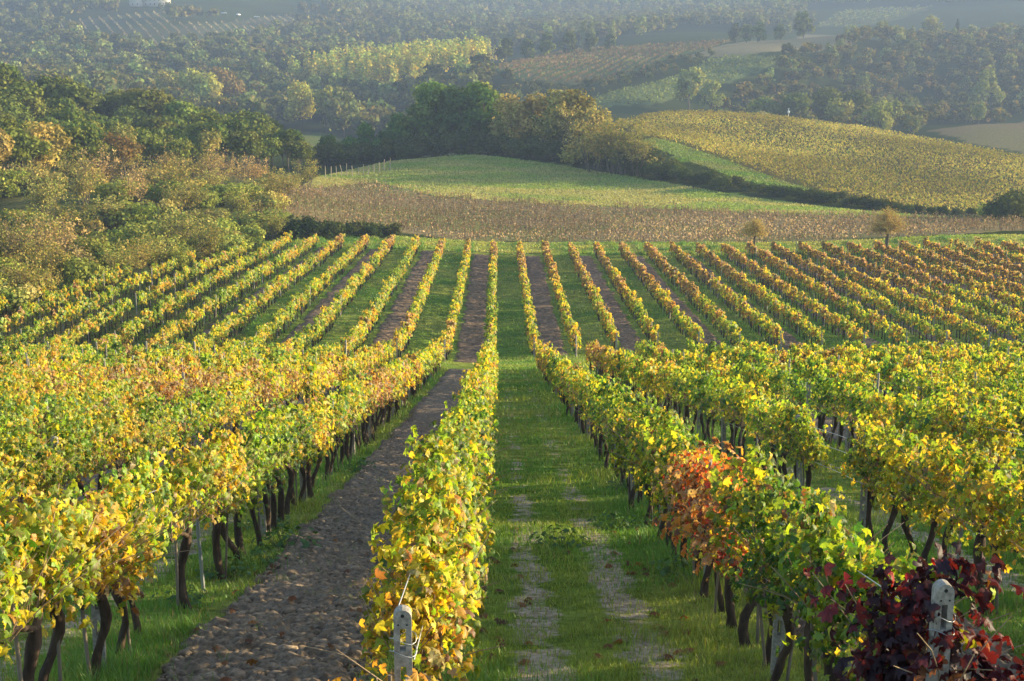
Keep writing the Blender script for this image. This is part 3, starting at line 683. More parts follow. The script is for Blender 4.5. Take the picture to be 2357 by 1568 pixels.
for i in order[:N_IND]:
    X, Y, k, bi = vines[i]
    rowcount[k] = rowcount.get(k, 0) + 1
    v = tone_at(X, Y, k); tone = tone_name(v); lod = 'hi' if dc[i] < 27 else 'mid'
    if k == 1 and Y < 8.5: tone = 'crimson'; lod = 'hi'
    elif k == 1 and 14.0 < Y < 17.6: tone = 'scarlet'
    elif k == 1 and Y < 14.0: tone = 'green' if Y < 13 else 'lime'
    elif k == -1 and Y < 13: tone = 'yellow' if rng.random() < .6 else 'golden'
    elif k == -1 and 17 < Y < 24: tone = 'green'
    elif k == 0 and Y < 12: tone = 'yellow' if Y > 9.2 else 'golden'
    elif k == 0 and Y < 24: tone = 'lime'
    low = (k == 0 and Y < 7.6)
    bare = (k == -1 and 15.6 < Y < 16.5)
    root = empty('grapevine', (X, Y, VZ[i]), 0)
    root.rotation_euler = (rng.normal() * .03, rng.normal() * .03, (0 if rng.random() < .5 else math.pi) + rng.normal() * .08)
    sc = rng.uniform(.93, 1.08); root.scale = (sc * rng.uniform(.9, 1.15), sc, sc)
    part('trunk', WOODBARE[0] if bare else WOODLOW if low else WOODM[rng.integers(6)], root)
    if rng.random() < .5: part('stake', STAKEM[rng.integers(3)], root)
    if not bare:
        ml = VM[tone, lod]; f = part('foliage', LOWV if low else ml[rng.integers(len(ml))], root)
        br = rng.uniform(.85, 1.15); f.color = (br * rng.uniform(.94, 1.06), br, br, 1)
    words = {'green': 'green', 'lime': 'lime green', 'yellow': 'yellow', 'golden': 'golden', 'russet': 'russet', 'scarlet': 'orange red', 'crimson': 'dark crimson'}[tone]
    if bare: words = 'nearly bare'
    tag(root, '%s grapevine, %s from the camera in the %s' % (words, nth(rowcount[k]), row_name(k).replace('row bordering the grass lane on its left', 'row left of the grass lane').replace('row bordering the grass lane on its right', 'row right of the grass lane')), 'grapevine', 'grapevines standing in rows')
# the rest of the vines, one mass
VLOW = {}
for tone in VINE_TONES[:5]:
    for j, (n, sz, lod) in enumerate(((260, .145, 'low'), (130, .20, 'low'))):
        lst = []
        for i in range(5):
            mb = MB(); canopy(mb, tone, int(n * 1.15), lod, sz, .75 + .04 * (i % 3), 1.5 + .05 * (i % 4), .48, .19)
            bx = rng.normal() * .03
            tube(mb, [(bx, 0, -.1), (bx + .03, .02, .4), (bx, 0, .85)], [.05, .038, .04], 4, col=(.05, .036, .026), mi=1)
            if i % 2: tube(mb, [(.05, .1, -.1), (.07, .1, 1.2)], [.016, .014], 3, col=(.22, .18, .13), mi=1)
            lst.append(mb)
        VLOW[tone, j] = lst
M['woodcol'] = leaf_mat('plain_wood', 0, 0)
def flat(mb):
    return np.concatenate(mb.v), mb.f, mb.c, mb.m
def batch(dst, src, P, rz, sc, mul):
    """many copies of one small mesh into one mass"""
    V, fs, cs, ms = flat(src); n = len(P)
    ca, sa = np.cos(rz), np.sin(rz); Rm = np.zeros((n, 3, 3)); Rm[:, 0, 0] = ca; Rm[:, 0, 1] = -sa; Rm[:, 1, 0] = sa; Rm[:, 1, 1] = ca; Rm[:, 2, 2] = 1
    sc = np.asarray(sc, float); sc = sc[:, None] * np.ones((1, 3)) if sc.ndim == 1 else sc
    Q = np.einsum('nij,nkj->nki', Rm, V[None] * sc[:, None]) + P[:, None]
    off = dst.n; dst.v.append(Q.reshape(-1, 3)); dst.n += n * len(V)
    ofs = (np.arange(n) * len(V))[:, None, None] + off
    for f, c, m in zip(fs, cs, ms):
        dst.f.append((f[None] + ofs).reshape(-1, f.shape[1])); dst.c.append((c[None] * mul[:, None]).reshape(-1, 3)); dst.m.append(np.tile(m, n))
mass = MB(); rest = {}
for i in range(len(vines)):
    X, Y, k, bi = vines[i]
    if i in ind or Y < 2: continue
    if not (-marg[i] * 3 - 60 < px[i] < 2357 + marg[i] * 8 + 500): continue
    if dc[i] < 3: continue
    rest.setdefault((tone_name(tone_at(X, Y, k)), 0 if dc[i] < 95 else 1, int(rng.integers(5))), []).append(i)
for (tone, j, vi), ii in rest.items():
    n = len(ii); P = np.stack([VA[ii, 0], VA[ii, 1], VZ[ii]], 1); b = .85 + .3 * rng.random((n, 1))
    batch(mass, VLOW[tone, j][vi], P, np.where(rng.random(n) < .5, 0, math.pi) + rng.normal(size=n) * .08, np.stack([.7 + .5 * rng.random(n), .8 + .3 * rng.random(n), .86 + .26 * rng.random(n)], 1), b * np.ones((1, 3)))
o = mass.obj('grapevine_rows', [M['leaf'], M['woodcol']]); tag(o, 'long rows of yellow and golden grapevines running down to the flat field', 'grapevines', kind='stuff')
print('vines', len(vines), 'in view', len(order), 'reach', dc[order[N_IND - 1]])

# ------------------------------------------------------------------ posts and wires
def concrete_post(h=1.62, w=.100, dpt=.08, slots=True):
    mb = MB()
    if not slots:
        tube(mb, [(0, 0, -.2), (0, 0, h * .5), (0, 0, h)], [w * .42, w * .40, w * .36], 5); return mb
    xs = [-w / 2, -w * .17, w * .17, w / 2]; zs = [-.25, .10]; hole = []
    z = .10
    while z < h - .30: zs += [z + .06, z + .20]; hole.append((z + .06, z + .20)); z += .235
    zs += [h - .08]; zs = sorted(set(zs))
    ring = []
    for yy, flip in ((-dpt / 2, 0), (dpt / 2, 1)):
        for a in range(3):
            for b in range(len(zs) - 1):
                if a == 1 and any(abs(zs[b] - q[0]) < 1e-6 for q in hole): continue
                q = [(xs[a], yy, zs[b]), (xs[a + 1], yy, zs[b]), (xs[a + 1], yy, zs[b + 1]), (xs[a], yy, zs[b + 1])]
                mb.add(q[::-1] if flip else q, [[0, 1, 2, 3]])
        t = np.linspace(0, math.pi, 9); arc = [(math.cos(x) * w / 2, yy, zs[-1] + math.sin(x) * w / 2) for x in t]
        mb.add(arc if not flip else arc[::-1], [list(range(9))])
    for s in (-1, 1):
        q = [(s * w / 2, -dpt / 2, zs[0]), (s * w / 2, dpt / 2, zs[0]), (s * w / 2, dpt / 2, zs[-1]), (s * w / 2, -dpt / 2, zs[-1])]; mb.add(q, [[0, 1, 2, 3]])
    t = np.linspace(0, math.pi, 9)
    for i in range(8):
        a, b = t[i], t[i + 1]
        mb.add([(math.cos(a) * w / 2, -dpt / 2, zs[-1] + math.sin(a) * w / 2), (math.cos(a) * w / 2, dpt / 2, zs[-1] + math.sin(a) * w / 2), (math.cos(b) * w / 2, dpt / 2, zs[-1] + math.sin(b) * w / 2), (math.cos(b) * w / 2, -dpt / 2, zs[-1] + math.sin(b) * w / 2)], [[0, 1, 2, 3]])
    for (a, b) in hole:
        x = w * .17
        mb.add([(-x, -dpt / 2, a), (-x, dpt / 2, a), (-x, dpt / 2, b), (-x, -dpt / 2, b)], [[0, 1, 2, 3]]); mb.add([(x, -dpt / 2, a), (x, dpt / 2, a), (x, dpt / 2, b), (x, -dpt / 2, b)], [[0, 1, 2, 3]])
        mb.add([(-x, -dpt / 2, a), (x, -dpt / 2, a), (x, dpt / 2, a), (-x, dpt / 2, a)], [[0, 1, 2, 3]]); mb.add([(-x, -dpt / 2, b), (x, -dpt / 2, b), (x, dpt / 2, b), (-x, dpt / 2, b)], [[0, 1, 2, 3]])
    # wire holes are dark discs painting hole shade, added as a separate part
    return mb
POSTM = concrete_post().mesh('slotted_post', M['concrete'])
POSTS = concrete_post(1.70, .10, .08, False).mesh('plain_post', M['concrete'])
STEELM = MB(); tube(STEELM, [(0, 0, -.2), (0, 0, .8), (0, 0, 1.62)], [.022, .022, .022], 6); STEELM = STEELM.mesh('steel_post', M['steel'])
def ring_mesh():
    mb = MB(); t = np.linspace(0, 2 * math.pi, 15)
    for z in (1.40, 1.32):
        tube(mb, np.stack([np.cos(t) * .078, np.sin(t) * .062, z + .02 * np.sin(t * 2)], 1), .0022, 4)
    return mb.mesh('wire_tie', M['steel'])
TIE = ring_mesh()
mb = MB(); t_ = np.linspace(0, 2 * math.pi, 11)[:-1]
for hx, hz, hr in ((0, 1.555, .011), (-.024, 1.50, .006), (.024, 1.50, .006)): mb.add([(hx + hr * math.cos(a), -.0425, hz + hr * math.sin(a)) for a in t_], [list(range(10))])
HOLE_DISC = mb.mesh('wire_hole_disc', M['tyre_and_hole'])  # flat dark discs stand in for the shade inside the wire holes
pcount = {}
plist = []
for k in range(-16, 20):
    for bi, (y0, y1) in enumerate(BLOCKS):
        if bi == 1:
            if k < -13: continue
            y0 = far_start(k); y1 = FAR_END.get(k, y1)
        ysq = list(np.arange(y0 + .5 if bi == 0 else y0 - .55, y1, 4.3)); ysq[-1] = y1 + .3
        for q, Y in enumerate(ysq): plist.append((row_x(k, Y), Y, k, q == 0 or q == len(ysq) - 1, q))
PA = np.array([[p[0], p[1]] for p in plist]); PZ_ = ground(PA[:, 0], PA[:, 1]); qx, qy, qd = pix(np.stack([PA[:, 0], PA[:, 1], PZ_ + 1.3], 1))
pin = [i for i in np.argsort(qd) if -20 < qx[i] < 2380 and qy[i] < 1590 and PA[i, 1] > 5]
for i in pin[:300]:
    X, Y, k, end, q = plist[i]; pcount[k] = pcount.get(k, 0) + 1
    near = qd[i] < 40
    steel = near and not end and q % 3 == 2
    root = empty('vineyard_post', (X, Y, PZ_[i]), rng.normal() * .1)
    root.rotation_euler = (rng.normal() * .035 + (.06 if end else 0), rng.normal() * .035, rng.normal() * .15)
    if end and Y < 10: root.rotation_euler = (0.03, 0, .06); root.scale = (1, 1, 1.06 if k == 1 else .965)
    me = STEELM if steel else POSTM if (near or end) else POSTS
    part('shaft', me, root)
    if me is POSTM and Y < 24: part('wire_hole_disc', HOLE_DISC, root)
    if end and Y < 12: part('wire_tie', TIE, root)
    tag(root, '%s post, %s from the camera in the %s' % ('thin steel' if steel else 'slotted concrete' if me is POSTM else 'pale grey', nth(pcount[k]), row_name(k).replace('bordering the grass lane on its left', 'left of the grass lane').replace('bordering the grass lane on its right', 'right of the grass lane')), 'vineyard post', 'posts along the vine rows')
mb = MB()
for i in pin[300:]:
    X, Y, k, end, q = plist[i]; lx, ly = rng.normal(size=2) * .06
    tube(mb, [(X, Y, PZ_[i] - .2), (X + lx, Y + ly, PZ_[i] + 1.66)], [.05, .042], 4)
if mb.v: tag(mb.obj('post_rows', M['concrete']), 'grey posts among the distant vine rows', 'posts', kind='stuff')
for k in (-3, -2, -1, 0, 1, 2, 3, 4):
    for wi, (z, wn) in enumerate(((.86, 'low'), (1.18, 'middle'), (1.46, 'top'))):
        ysq = np.arange(8.2 - .55, 60, 1.43)
        P = np.stack([row_x(k, ysq) + .05 * (1 if wi % 2 else -1), ysq, ground(row_x(k, ysq), ysq) + z + .015 * np.sin(ysq * 1.46)], 1)
        mb = MB(); tube(mb, P, .004, 4)
        tag(mb.obj('trellis_wire', M['wire']), '%s trellis wire of the %s' % (wn, row_name(k)), 'trellis wire', 'wires strung along the vine rows')

# ------------------------------------------------------------------ trees
def tree_crown(H, n, size, kind, seed, pal):
    """leaf clumps spread over irregular lobes; pal = list of colours"""
    r = np.random.default_rng(seed); lobes = []
    if kind == 'oak':
        for i in range(r.integers(13, 18)):
            a = r.uniform(0, 6.28); e = r.uniform(-.35, 1.0); rr = .27 * H * r.uniform(.55, 1.0)
            lobes.append((np.array([math.cos(a) * rr * math.cos(e), math.sin(a) * rr * math.cos(e), H * (.56 + .28 * math.sin(e))]), H * r.uniform(.10, .19), .8))
        lobes.append((np.array([0, 0, H * .6]), H * .25, .9))
    elif kind == 'lowoak':
        for i in range(22):
            a = r.uniform(0, 6.28); t = r.uniform(.04, 1); rr = H * .30 * math.sin(math.pi * (.22 + .66 * t)) * r.uniform(.45, 1.05)
            lobes.append((np.array([math.cos(a) * rr, math.sin(a) * rr, H * (.10 + .76 * t)]), H * r.uniform(.09, .17), .85))
    elif kind == 'poplar':
        for i in range(11):
            t = i / 10; lobes.append((np.array([r.normal() * .03 * H, r.normal() * .03 * H, H * (.18 + .74 * t)]), H * (.085 + .055 * math.sin(math.pi * min(1, t * 1.1 + .12))) * r.uniform(.8, 1.2), 1.35))
    elif kind == 'fan':                                   # broad poplar or willow, rising limbs
        for i in range(15):
            a = r.uniform(0, 6.28); t = r.uniform(.15, 1); rr = H * .25 * math.sin(math.pi * (.15 + .7 * t)) * r.uniform(.5, 1.1)
            lobes.append((np.array([math.cos(a) * rr, math.sin(a) * rr, H * (.22 + .68 * t)]), H * r.uniform(.09, .15), 1.25))
    elif kind == 'shrub':
        for i in range(10):
            a = r.uniform(0, 6.28); rr = H * .42 * r.random() ** .5
            lobes.append((np.array([math.cos(a) * rr, math.sin(a) * rr, H * r.uniform(.22, .72) * (1 - .35 * rr / (H * .42))]), H * r.uniform(.18, .30), .9))
    elif kind == 'cypress':
        for i in range(9):
            t = i / 8; lobes.append((np.array([0, 0, H * (.10 + .82 * t)]), H * .075 * math.sin(math.pi * (.18 + .75 * t)) + .1, 1.8))
    w = np.array([l[1] ** 2 for l in lobes]); pick = r.choice(len(lobes), n, p=w / w.sum())
    D = r.normal(size=(n, 3)); D[:, 2] = D[:, 2] * .9 + .25; D /= np.linalg.norm(D, axis=1, keepdims=True)
    C = np.array([l[0] for l in lobes])[pick]; rad = np.array([l[1] for l in lobes])[pick]; vs = np.array([l[2] for l in lobes])[pick]
    ed = (1 + .16 * r.normal(size=n)) * (r.random(n) ** .22)
    P = C + D * rad[:, None] * ed[:, None] * np.stack([np.ones(n), np.ones(n), vs], 1)
    P[:, 2] = np.maximum(P[:, 2], .02 * H)
    Nn = D + r.normal(size=(n, 3)) * .55
    pc = np.array(pal)[r.integers(0, len(pal), len(lobes))][pick]      # each bough its own shade
    col = pc * (.7 + .6 * r.random((n, 1)))
    mb = MB(); cards(mb, P, Nn, size * (.55 + .8 * r.random(n)), r.random(n) * 6.28, LEAF_LO * np.array([1.1, 1, 1]), LEAF_LO_F, col)
    return mb, lobes
def tree_trunk(H, kind, lobes, seed, rad=None):
    r = np.random.default_rng(seed); mb = MB(); R0 = rad or H * .022
    hgt = {'oak': .5, 'lowoak': .5, 'poplar': .85, 'fan': .5, 'shrub': .25, 'cypress': .8}[kind] * H
    z = np.linspace(-.4, hgt, 6); dx, dy = np.cumsum(r.normal(size=(2, 6)) * H * .008, 1)
    tube(mb, np.stack([dx, dy, z], 1), np.linspace(R0, R0 * .5, 6), 6)
    for l in sorted(lobes, key=lambda q: -q[1])[:8 if kind != 'poplar' else 0]:
        s = np.array([dx[3], dy[3], z[3]]); t = np.linspace(0, 1, 4)[:, None]
        tube(mb, s * (1 - t) + l[0] * t + np.array([0, 0, -.03 * H]) * np.sin(t * 3.1), np.linspace(R0 * .5, R0 * .12, 4), 5)
    return mb
def twig_bush(H, n_st, n_lf, size, seed, pal, spread=.45):
    """grey brown shrub with bare rising stems and few leaves"""
    r = np.random.default_rng(seed); wd_ = MB(); P = []
    for i in range(n_st):
        a = r.uniform(0, 6.28); rr = H * .16 * r.random(); b = np.array([math.cos(a) * rr, math.sin(a) * rr, -.2])
        e = np.array([math.cos(a) * H * spread * r.uniform(.2, 1), math.sin(a) * H * spread * r.uniform(.2, 1), H * r.uniform(.55, 1)])
        t = np.linspace(0, 1, 5)[:, None]; p = b * (1 - t) + e * t + r.normal(size=(5, 3)) * .035 * H * t
        tube(wd_, p, np.linspace(.011 * H, .003 * H, 5), 4)
        for j in range(5):
            q = p[2 + j % 3]; e2 = q + np.array([r.normal() * .16, r.normal() * .16, abs(r.normal()) * .16 + .05]) * H
            tube(wd_, [q, (q + e2) / 2 + r.normal(size=3) * .02 * H, e2], [.005 * H, .0035 * H, .002 * H], 3)
            k = max(1, n_lf // (n_st * 5)); P.append(q + (e2 - q) * (.3 + .9 * r.random((k, 1))) + r.normal(size=(k, 3)) * .045 * H)
    P = np.concatenate(P); n = len(P); P[:, 2] = np.maximum(P[:, 2], .05)
    mb = MB(); col = np.array(pal)[r.integers(0, len(pal), n)] * (.7 + .6 * r.random((n, 1)))
    cards(mb, P, r.normal(size=(n, 3)) + np.array([0, 0, .4]), size * (.5 + .8 * r.random(n)), r.random(n) * 6.28, LEAF_LO, LEAF_LO_F, col)
    return mb, wd_

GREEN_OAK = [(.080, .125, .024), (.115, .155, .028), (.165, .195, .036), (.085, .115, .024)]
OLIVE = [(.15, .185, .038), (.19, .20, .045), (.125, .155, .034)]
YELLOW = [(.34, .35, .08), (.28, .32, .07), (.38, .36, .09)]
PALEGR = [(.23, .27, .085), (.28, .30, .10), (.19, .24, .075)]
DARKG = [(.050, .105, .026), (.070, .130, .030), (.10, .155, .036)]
RUST = [(.28, .19, .06), (.24, .18, .065), (.23, .19, .06)]
SCRUB = [(.34, .29, .085), (.28, .27, .07), (.40, .32, .11), (.21, .24, .06)]
SCRUBG = [(.21, .27, .05), (.28, .31, .065), (.17, .22, .045)]
TANB = [(.42, .32, .15), (.36, .27, .12), (.46, .34, .15)]
TK = {}
def species(key, H, n, size, kind, pal, var=3, rad=None):
    lst = []
    for i in range(var):
        sd = sum(map(ord, key)) * 13 + i; c, lb = tree_crown(H, n, size, kind, sd, pal); t = tree_trunk(H, kind, lb, sd, rad)
        lst.append((c.mesh('crown', M['tree']), t.mesh('trunk', M['wood'], True)))
    TK[key] = (H, lst)
species('oak', 11, 2600, .50, 'oak', GREEN_OAK, 4)
species('olive_oak', 10, 2400, .48, 'oak', OLIVE + GREEN_OAK[2:3], 3)
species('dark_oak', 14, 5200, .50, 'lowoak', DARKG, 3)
species('sun_oak', 14, 5200, .50, 'lowoak', [(.10, .16, .03), (.15, .19, .036), (.20, .22, .045)], 2)  # same oak with lighter leaves, sunlight painted into the palette
species('yellow_oak', 12, 2600, .48, 'oak', [(.26, .22, .035), (.16, .15, .03), (.20, .19, .035)], 1)
species('rust_tree', 9, 1500, .42, 'oak', RUST, 2)
species('fan_yellow', 14, 1500, .70, 'fan', YELLOW, 3)
species('fan_pale', 13, 1400, .70, 'fan', PALEGR, 3)
species('fan_olive', 11, 2000, .45, 'fan', [(.32, .28, .08), (.26, .24, .07), (.36, .29, .09)], 3)
species('poplar', 15, 700, .75, 'poplar', PALEGR + YELLOW, 4)
species('far_oak', 12, 900, .95, 'lowoak', GREEN_OAK + OLIVE[:1], 4)
species('shrub', 3.2, 1500, .22, 'shrub', SCRUB, 4)
species('green_shrub', 3.6, 1600, .22, 'shrub', SCRUBG, 3)
species('tall_shrub', 9, 2600, .42, 'lowoak', [(.13, .15, .04), (.19, .18, .05), (.24, .21, .065)], 2)
species('dark_shrub', 3.5, 1700, .24, 'shrub', [(.045, .072, .018), (.065, .088, .024), (.09, .105, .03)], 4)
species('cypress', 14, 700, .7, 'cypress', [(.022, .035, .016), (.03, .042, .02)], 1)
TB = {}
for key, pal, nl, sp_ in (('tan_bush', TANB, 800, .45), ('brown_bush', RUST + TANB, 1000, .5), ('olive_bush', SCRUB, 1700, .45)):
    lst = []
    for i in range(3):
        c, w_ = twig_bush(4.5, 11, nl, .19, i + len(key) * 7, pal, sp_); lst.append((c.mesh('crown', M['tree']), w_.mesh('stems', M['wood'], True)))
    TB[key] = (4.5, lst)
TREES_N = [0]
def plant(name, key, X, Y, H, label, group, cat='tree', wide=1.0, dz=0.0, bright=1.0):
    src = TK if key in TK else TB
    H0, lst = src[key]; c, t = lst[rng.integers(len(lst))]
    root = empty(name, (X, Y, gz(X, Y) + dz), rng.uniform(0, 6.28)); s = H / H0; root.scale = (s * wide, s * wide, s)
    cr = part('foliage' if 'shrub' in name or 'bush' in name else 'crown', c, root); part('stems' if key in TB else 'trunk', t, root)
    b = bright * rng.uniform(.72, 1.28); cr.color = (b * rng.uniform(.92, 1.1), b, b * rng.uniform(.9, 1.1), 1)
    tag(root, label, cat, group); return root

# left wood: bands of trees from the scrub edge up the rise
def lerp_pts(pts, n):
    pts = np.array(pts, float); t = np.linspace(0, len(pts) - 1, n); i = np.minimum(t.astype(int), len(pts) - 2); f = (t - i)[:, None]
    return pts[i] * (1 - f) + pts[i + 1] * f
BANDS = [ # (photo x, distance) polyline, count, height, name
 ('crest', [(-40, 300), (200, 310), (400, 322), (560, 335)], 17, 11.5),
 ('second row', [(-30, 276), (200, 290), (420, 305), (590, 322)], 17, 10.5),
 ('middle row', [(-40, 255), (180, 268), (380, 284), (600, 305)], 17, 10),
 ('fourth row', [(-30, 236), (160, 248), (360, 266), (640, 288)], 17, 9.5),
 ('fifth row', [(-30, 218), (150, 230), (350, 250), (660, 276)], 17, 8.8),
 ('front row', [(-20, 200), (140, 212), (340, 232), (690, 266)], 16, 7.5),
]
for bn, pts, n, H in BANDS:
    for i, (x, d) in enumerate(lerp_pts(pts, n)):
        d += rng.normal() * 4; x += rng.normal() * 8; X = (x - CX) / F * d; Yw = d * (CP + .14 * SP)
        key = rng.choice(['oak', 'oak', 'oak', 'olive_oak', 'olive_oak'])
        word = 'green oak'
        if bn == 'front row':
            key = rng.choice(['oak', 'olive_oak', 'fan_olive']) if x < 200 or x > 430 else rng.choice(['rust_tree', 'fan_olive', 'olive_oak'])
        if bn == 'fourth row' and i == 1: key = 'yellow_oak'
        word = {'oak': 'green oak', 'olive_oak': 'olive oak', 'fan_olive': 'olive tree crown rising', 'rust_tree': 'rusty brown tree', 'yellow_oak': 'yellowing oak'}[key]
        plant('oak_tree' if 'oak' in key else 'broadleaf_tree', key, X, Yw, H * rng.uniform(.82, 1.24), '%s, %s from the left in the %s of the left wood' % (word, nth(i + 1), bn), 'trees of the wood left of the fields', wide=rng.uniform(1.0, 1.25))
# scrub in front of the wood
SCR = [
 ('front edge', [(-30, 108), (110, 118), (290, 130), (450, 148), (560, 163), (640, 176)], 20, 3.0),
 ('second rank', [(-30, 118), (130, 130), (300, 143), (470, 160), (640, 184)], 20, 3.5),
 ('third rank', [(-30, 130), (130, 141), (300, 157), (480, 174), (640, 196)], 20, 3.7),
 ('fourth rank', [(-30, 144), (130, 154), (300, 170), (480, 188), (650, 210)], 20, 3.8),
 ('fifth rank', [(-30, 160), (130, 170), (310, 186), (490, 204), (670, 226)], 20, 3.9),
 ('back rank', [(-30, 180), (130, 190), (320, 206), (500, 224), (700, 246)], 20, 4.0),
]
for bn, pts, n, H in SCR:
    for i, (x, d) in enumerate(lerp_pts(pts, n)):
        d += rng.normal() * 2.5; x += rng.normal() * 10; X = (x - CX) / F * d; Yw = d * (CP + .09 * SP)
        key = rng.choice(['shrub', 'shrub', 'olive_bush', 'olive_bush', 'green_shrub', 'green_shrub', 'tan_bush'])
        if bn == 'back rank' and x > 190: key = rng.choice(['brown_bush', 'tan_bush', 'olive_bush', 'shrub'])
        if bn in ('second rank', 'third rank') and 8 <= i <= 11: key = 'green_shrub'
        nm = 'bush' if 'bush' in key else 'shrub'
        word = {'shrub': 'olive tan shrub', 'olive_bush': 'twiggy olive bush', 'green_shrub': 'fresh green shrub', 'tan_bush': 'bare tan bush', 'brown_bush': 'rusty brown bush'}[key]
        plant(nm, key, X, Yw, H * rng.uniform(.8, 1.3), '%s, %s from the left in the %s of the scrub' % (word, nth(i + 1), bn), 'bushes of the scrub beside the vines', cat=nm, wide=rng.uniform(1.0, 1.35))
for i, x in enumerate((660, 705, 750, 800, 850, 895)):
    p = hit(x, 556 if x < 800 else 553); X, Yw = p[0], p[1] + 3
    plant('shrub', 'dark_shrub', X, Yw, 3.6 - .25 * i, 'dark shrub, %s from the left in the clump behind the row ends' % nth(i + 1), 'dark shrubs behind the row ends', cat='shrub', wide=1.25)
# centre clump
CLTOP = [308,298,272,245,215,188,180,172,182,172,190,214,214,208,206,250]
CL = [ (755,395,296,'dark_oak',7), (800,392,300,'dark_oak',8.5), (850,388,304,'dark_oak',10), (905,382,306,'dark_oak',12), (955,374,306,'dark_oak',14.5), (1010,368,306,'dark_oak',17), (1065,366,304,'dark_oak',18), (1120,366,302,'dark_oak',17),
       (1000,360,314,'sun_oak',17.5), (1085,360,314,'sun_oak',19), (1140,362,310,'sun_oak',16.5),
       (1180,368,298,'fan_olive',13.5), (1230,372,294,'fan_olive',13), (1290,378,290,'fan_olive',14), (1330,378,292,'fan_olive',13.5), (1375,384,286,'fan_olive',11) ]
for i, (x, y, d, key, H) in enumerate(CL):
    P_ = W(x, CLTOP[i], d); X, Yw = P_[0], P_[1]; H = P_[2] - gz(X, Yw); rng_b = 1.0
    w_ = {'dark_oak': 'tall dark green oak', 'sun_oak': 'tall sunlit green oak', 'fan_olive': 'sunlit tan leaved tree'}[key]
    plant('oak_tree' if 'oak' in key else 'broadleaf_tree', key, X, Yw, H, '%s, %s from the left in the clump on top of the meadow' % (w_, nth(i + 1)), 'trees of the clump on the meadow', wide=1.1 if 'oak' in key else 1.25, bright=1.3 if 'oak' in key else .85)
UG = lerp_pts([(735, 290), (800, 294), (900, 297), (1000, 298), (1150, 294)], 22)
for i, (x, d) in enumerate(UG):
    d += rng.normal() * 1.2; X = (x - CX) / F * d; Yw = d * 1.015
    plant('shrub', 'dark_shrub', X, Yw, rng.uniform(4.2, 6.5), 'dark green shrub, %s from the left at the foot of the oak clump' % nth(i + 1), 'shrubs at the foot of the oak clump', cat='shrub', wide=1.15)
for i, (x, d, H) in enumerate(((1150, 296, 8), (1190, 294, 8.5), (1225, 292, 9), (1262, 290, 8.5), (1300, 288, 9.5), (1335, 285, 9), (1365, 282, 9))):
    plant('bush', 'olive_bush' if i % 2 else 'tall_shrub', (x - CX) / F * d, d * 1.015, H, 'tall olive bush, %s from the left between the oak clump and the hedge bend' % nth(i + 1), 'tall bushes between the clump and the hedge bend', cat='bush', bright=1.0)
HG = lerp_pts([(1140, 292), (1250, 284), (1360, 278), (1480, 264), (1560, 256), (1700, 247), (1850, 238), (2000, 230), (2130, 225), (2280, 222)], 46)
for i, (x, d) in enumerate(HG):
    d += rng.normal() * 1.0 + 2; X = (x - CX) / F * d; Yw = d * 1.015
    H = np.interp(x, [1140, 1300, 1400, 1480, 1530, 1700, 2000, 2130, 2280], [4.8, 5.2, 6.2, 5.6, 3.6, 2.7, 2.4, 1.6, 1.3])
    plant('hedge_shrub', 'dark_shrub' if rng.random() < .8 or x > 1500 else 'shrub', X, Yw, H * rng.uniform(.85, 1.2), 'dark hedge shrub, %s from the left along the hedge below the yellow vineyard' % nth(i + 1), 'shrubs of the hedge below the yellow vineyard', cat='hedge shrub', wide=1.2)
for i, (x, d, H) in enumerate(((1370, 270, 8), (1410, 268, 9), (1440, 266, 8.5), (1470, 264, 7.5), (1395, 276, 9))):
    plant('bush', 'olive_bush', (x - CX) / F * d, d * 1.015, H, 'tall feathery olive bush, %s from the left at the bend of the hedge' % nth(i + 1), 'feathery bushes at the hedge bend', cat='bush', bright=.85)
# bush at the right end of the hedge
for i, (x, d, H) in enumerate(((2290, 214, 4.0), (2345, 210, 6.0), (2375, 214, 5.0))):
    plant('shrub', 'dark_shrub' if i else 'green_shrub', (x - CX) / F * d, d * 1.02, H, ['small green', 'tall dark', 'cut off dark'][i] + ' shrub at the right hand end of the hedge', 'shrubs at the hedge end', cat='shrub')
# pollard willows
def willow(px_, py_, H, lab):
    p = hit(px_, py_); root = empty('pollard_willow', (p[0], p[1], gz(p[0], p[1])))
    t = MB(); r = np.random.default_rng(int(px_)); tube(t, [(0, 0, -.3), (.08, 0, .35 * H), (0, 0, .48 * H)], [.10 * H * .5, .08 * H * .5, .11 * H * .5], 7)
    part('trunk', t.mesh('trunk', M['wood'], True), root)
    tw = MB(); P = []; NN = []
    for i in range(420):
        a = r.uniform(0, 6.28); e = r.uniform(-.15, 1.5); dv = np.array([math.cos(a) * math.cos(e), math.sin(a) * math.cos(e), math.sin(e)]); L = H * .5 * r.uniform(.75, 1.08)
        b = np.array([0, 0, .47 * H]); tube(tw, [b, b + dv * L * .6, b + dv * L + np.array([0, 0, -.03 * H])], [.004 * H, .003 * H, .001 * H], 3, col=(.28, .16, .07))
        k = 13; s = r.uniform(.3, 1.05, (k, 1)); P.append(b + dv * L * s + r.normal(size=(k, 3)) * .02 * H); NN.append(np.tile(dv, (k, 1)) + r.normal(size=(k, 3)))
    P = np.concatenate(P); NN = np.concatenate(NN); n = len(P); col = np.array([(.50, .40, .13), (.55, .38, .11), (.44, .38, .14)])[r.integers(0, 3, n)]
    cards(tw, P, NN, .13 * np.ones(n), r.random(n) * 6.28, LEAF_LO * np.array([.35, 1.6, 1]), LEAF_LO_F, col)
    part('crown', tw.mesh('crown', M['tree']), root)
    tag(root, lab, 'willow tree', 'round pollard willows')
willow(1735, 572, 3.7, 'smaller pale round pollard willow beyond the vine rows')
willow(2040, 577, 5.2, 'larger orange tinted round pollard willow with dark trunk beyond the vine rows')

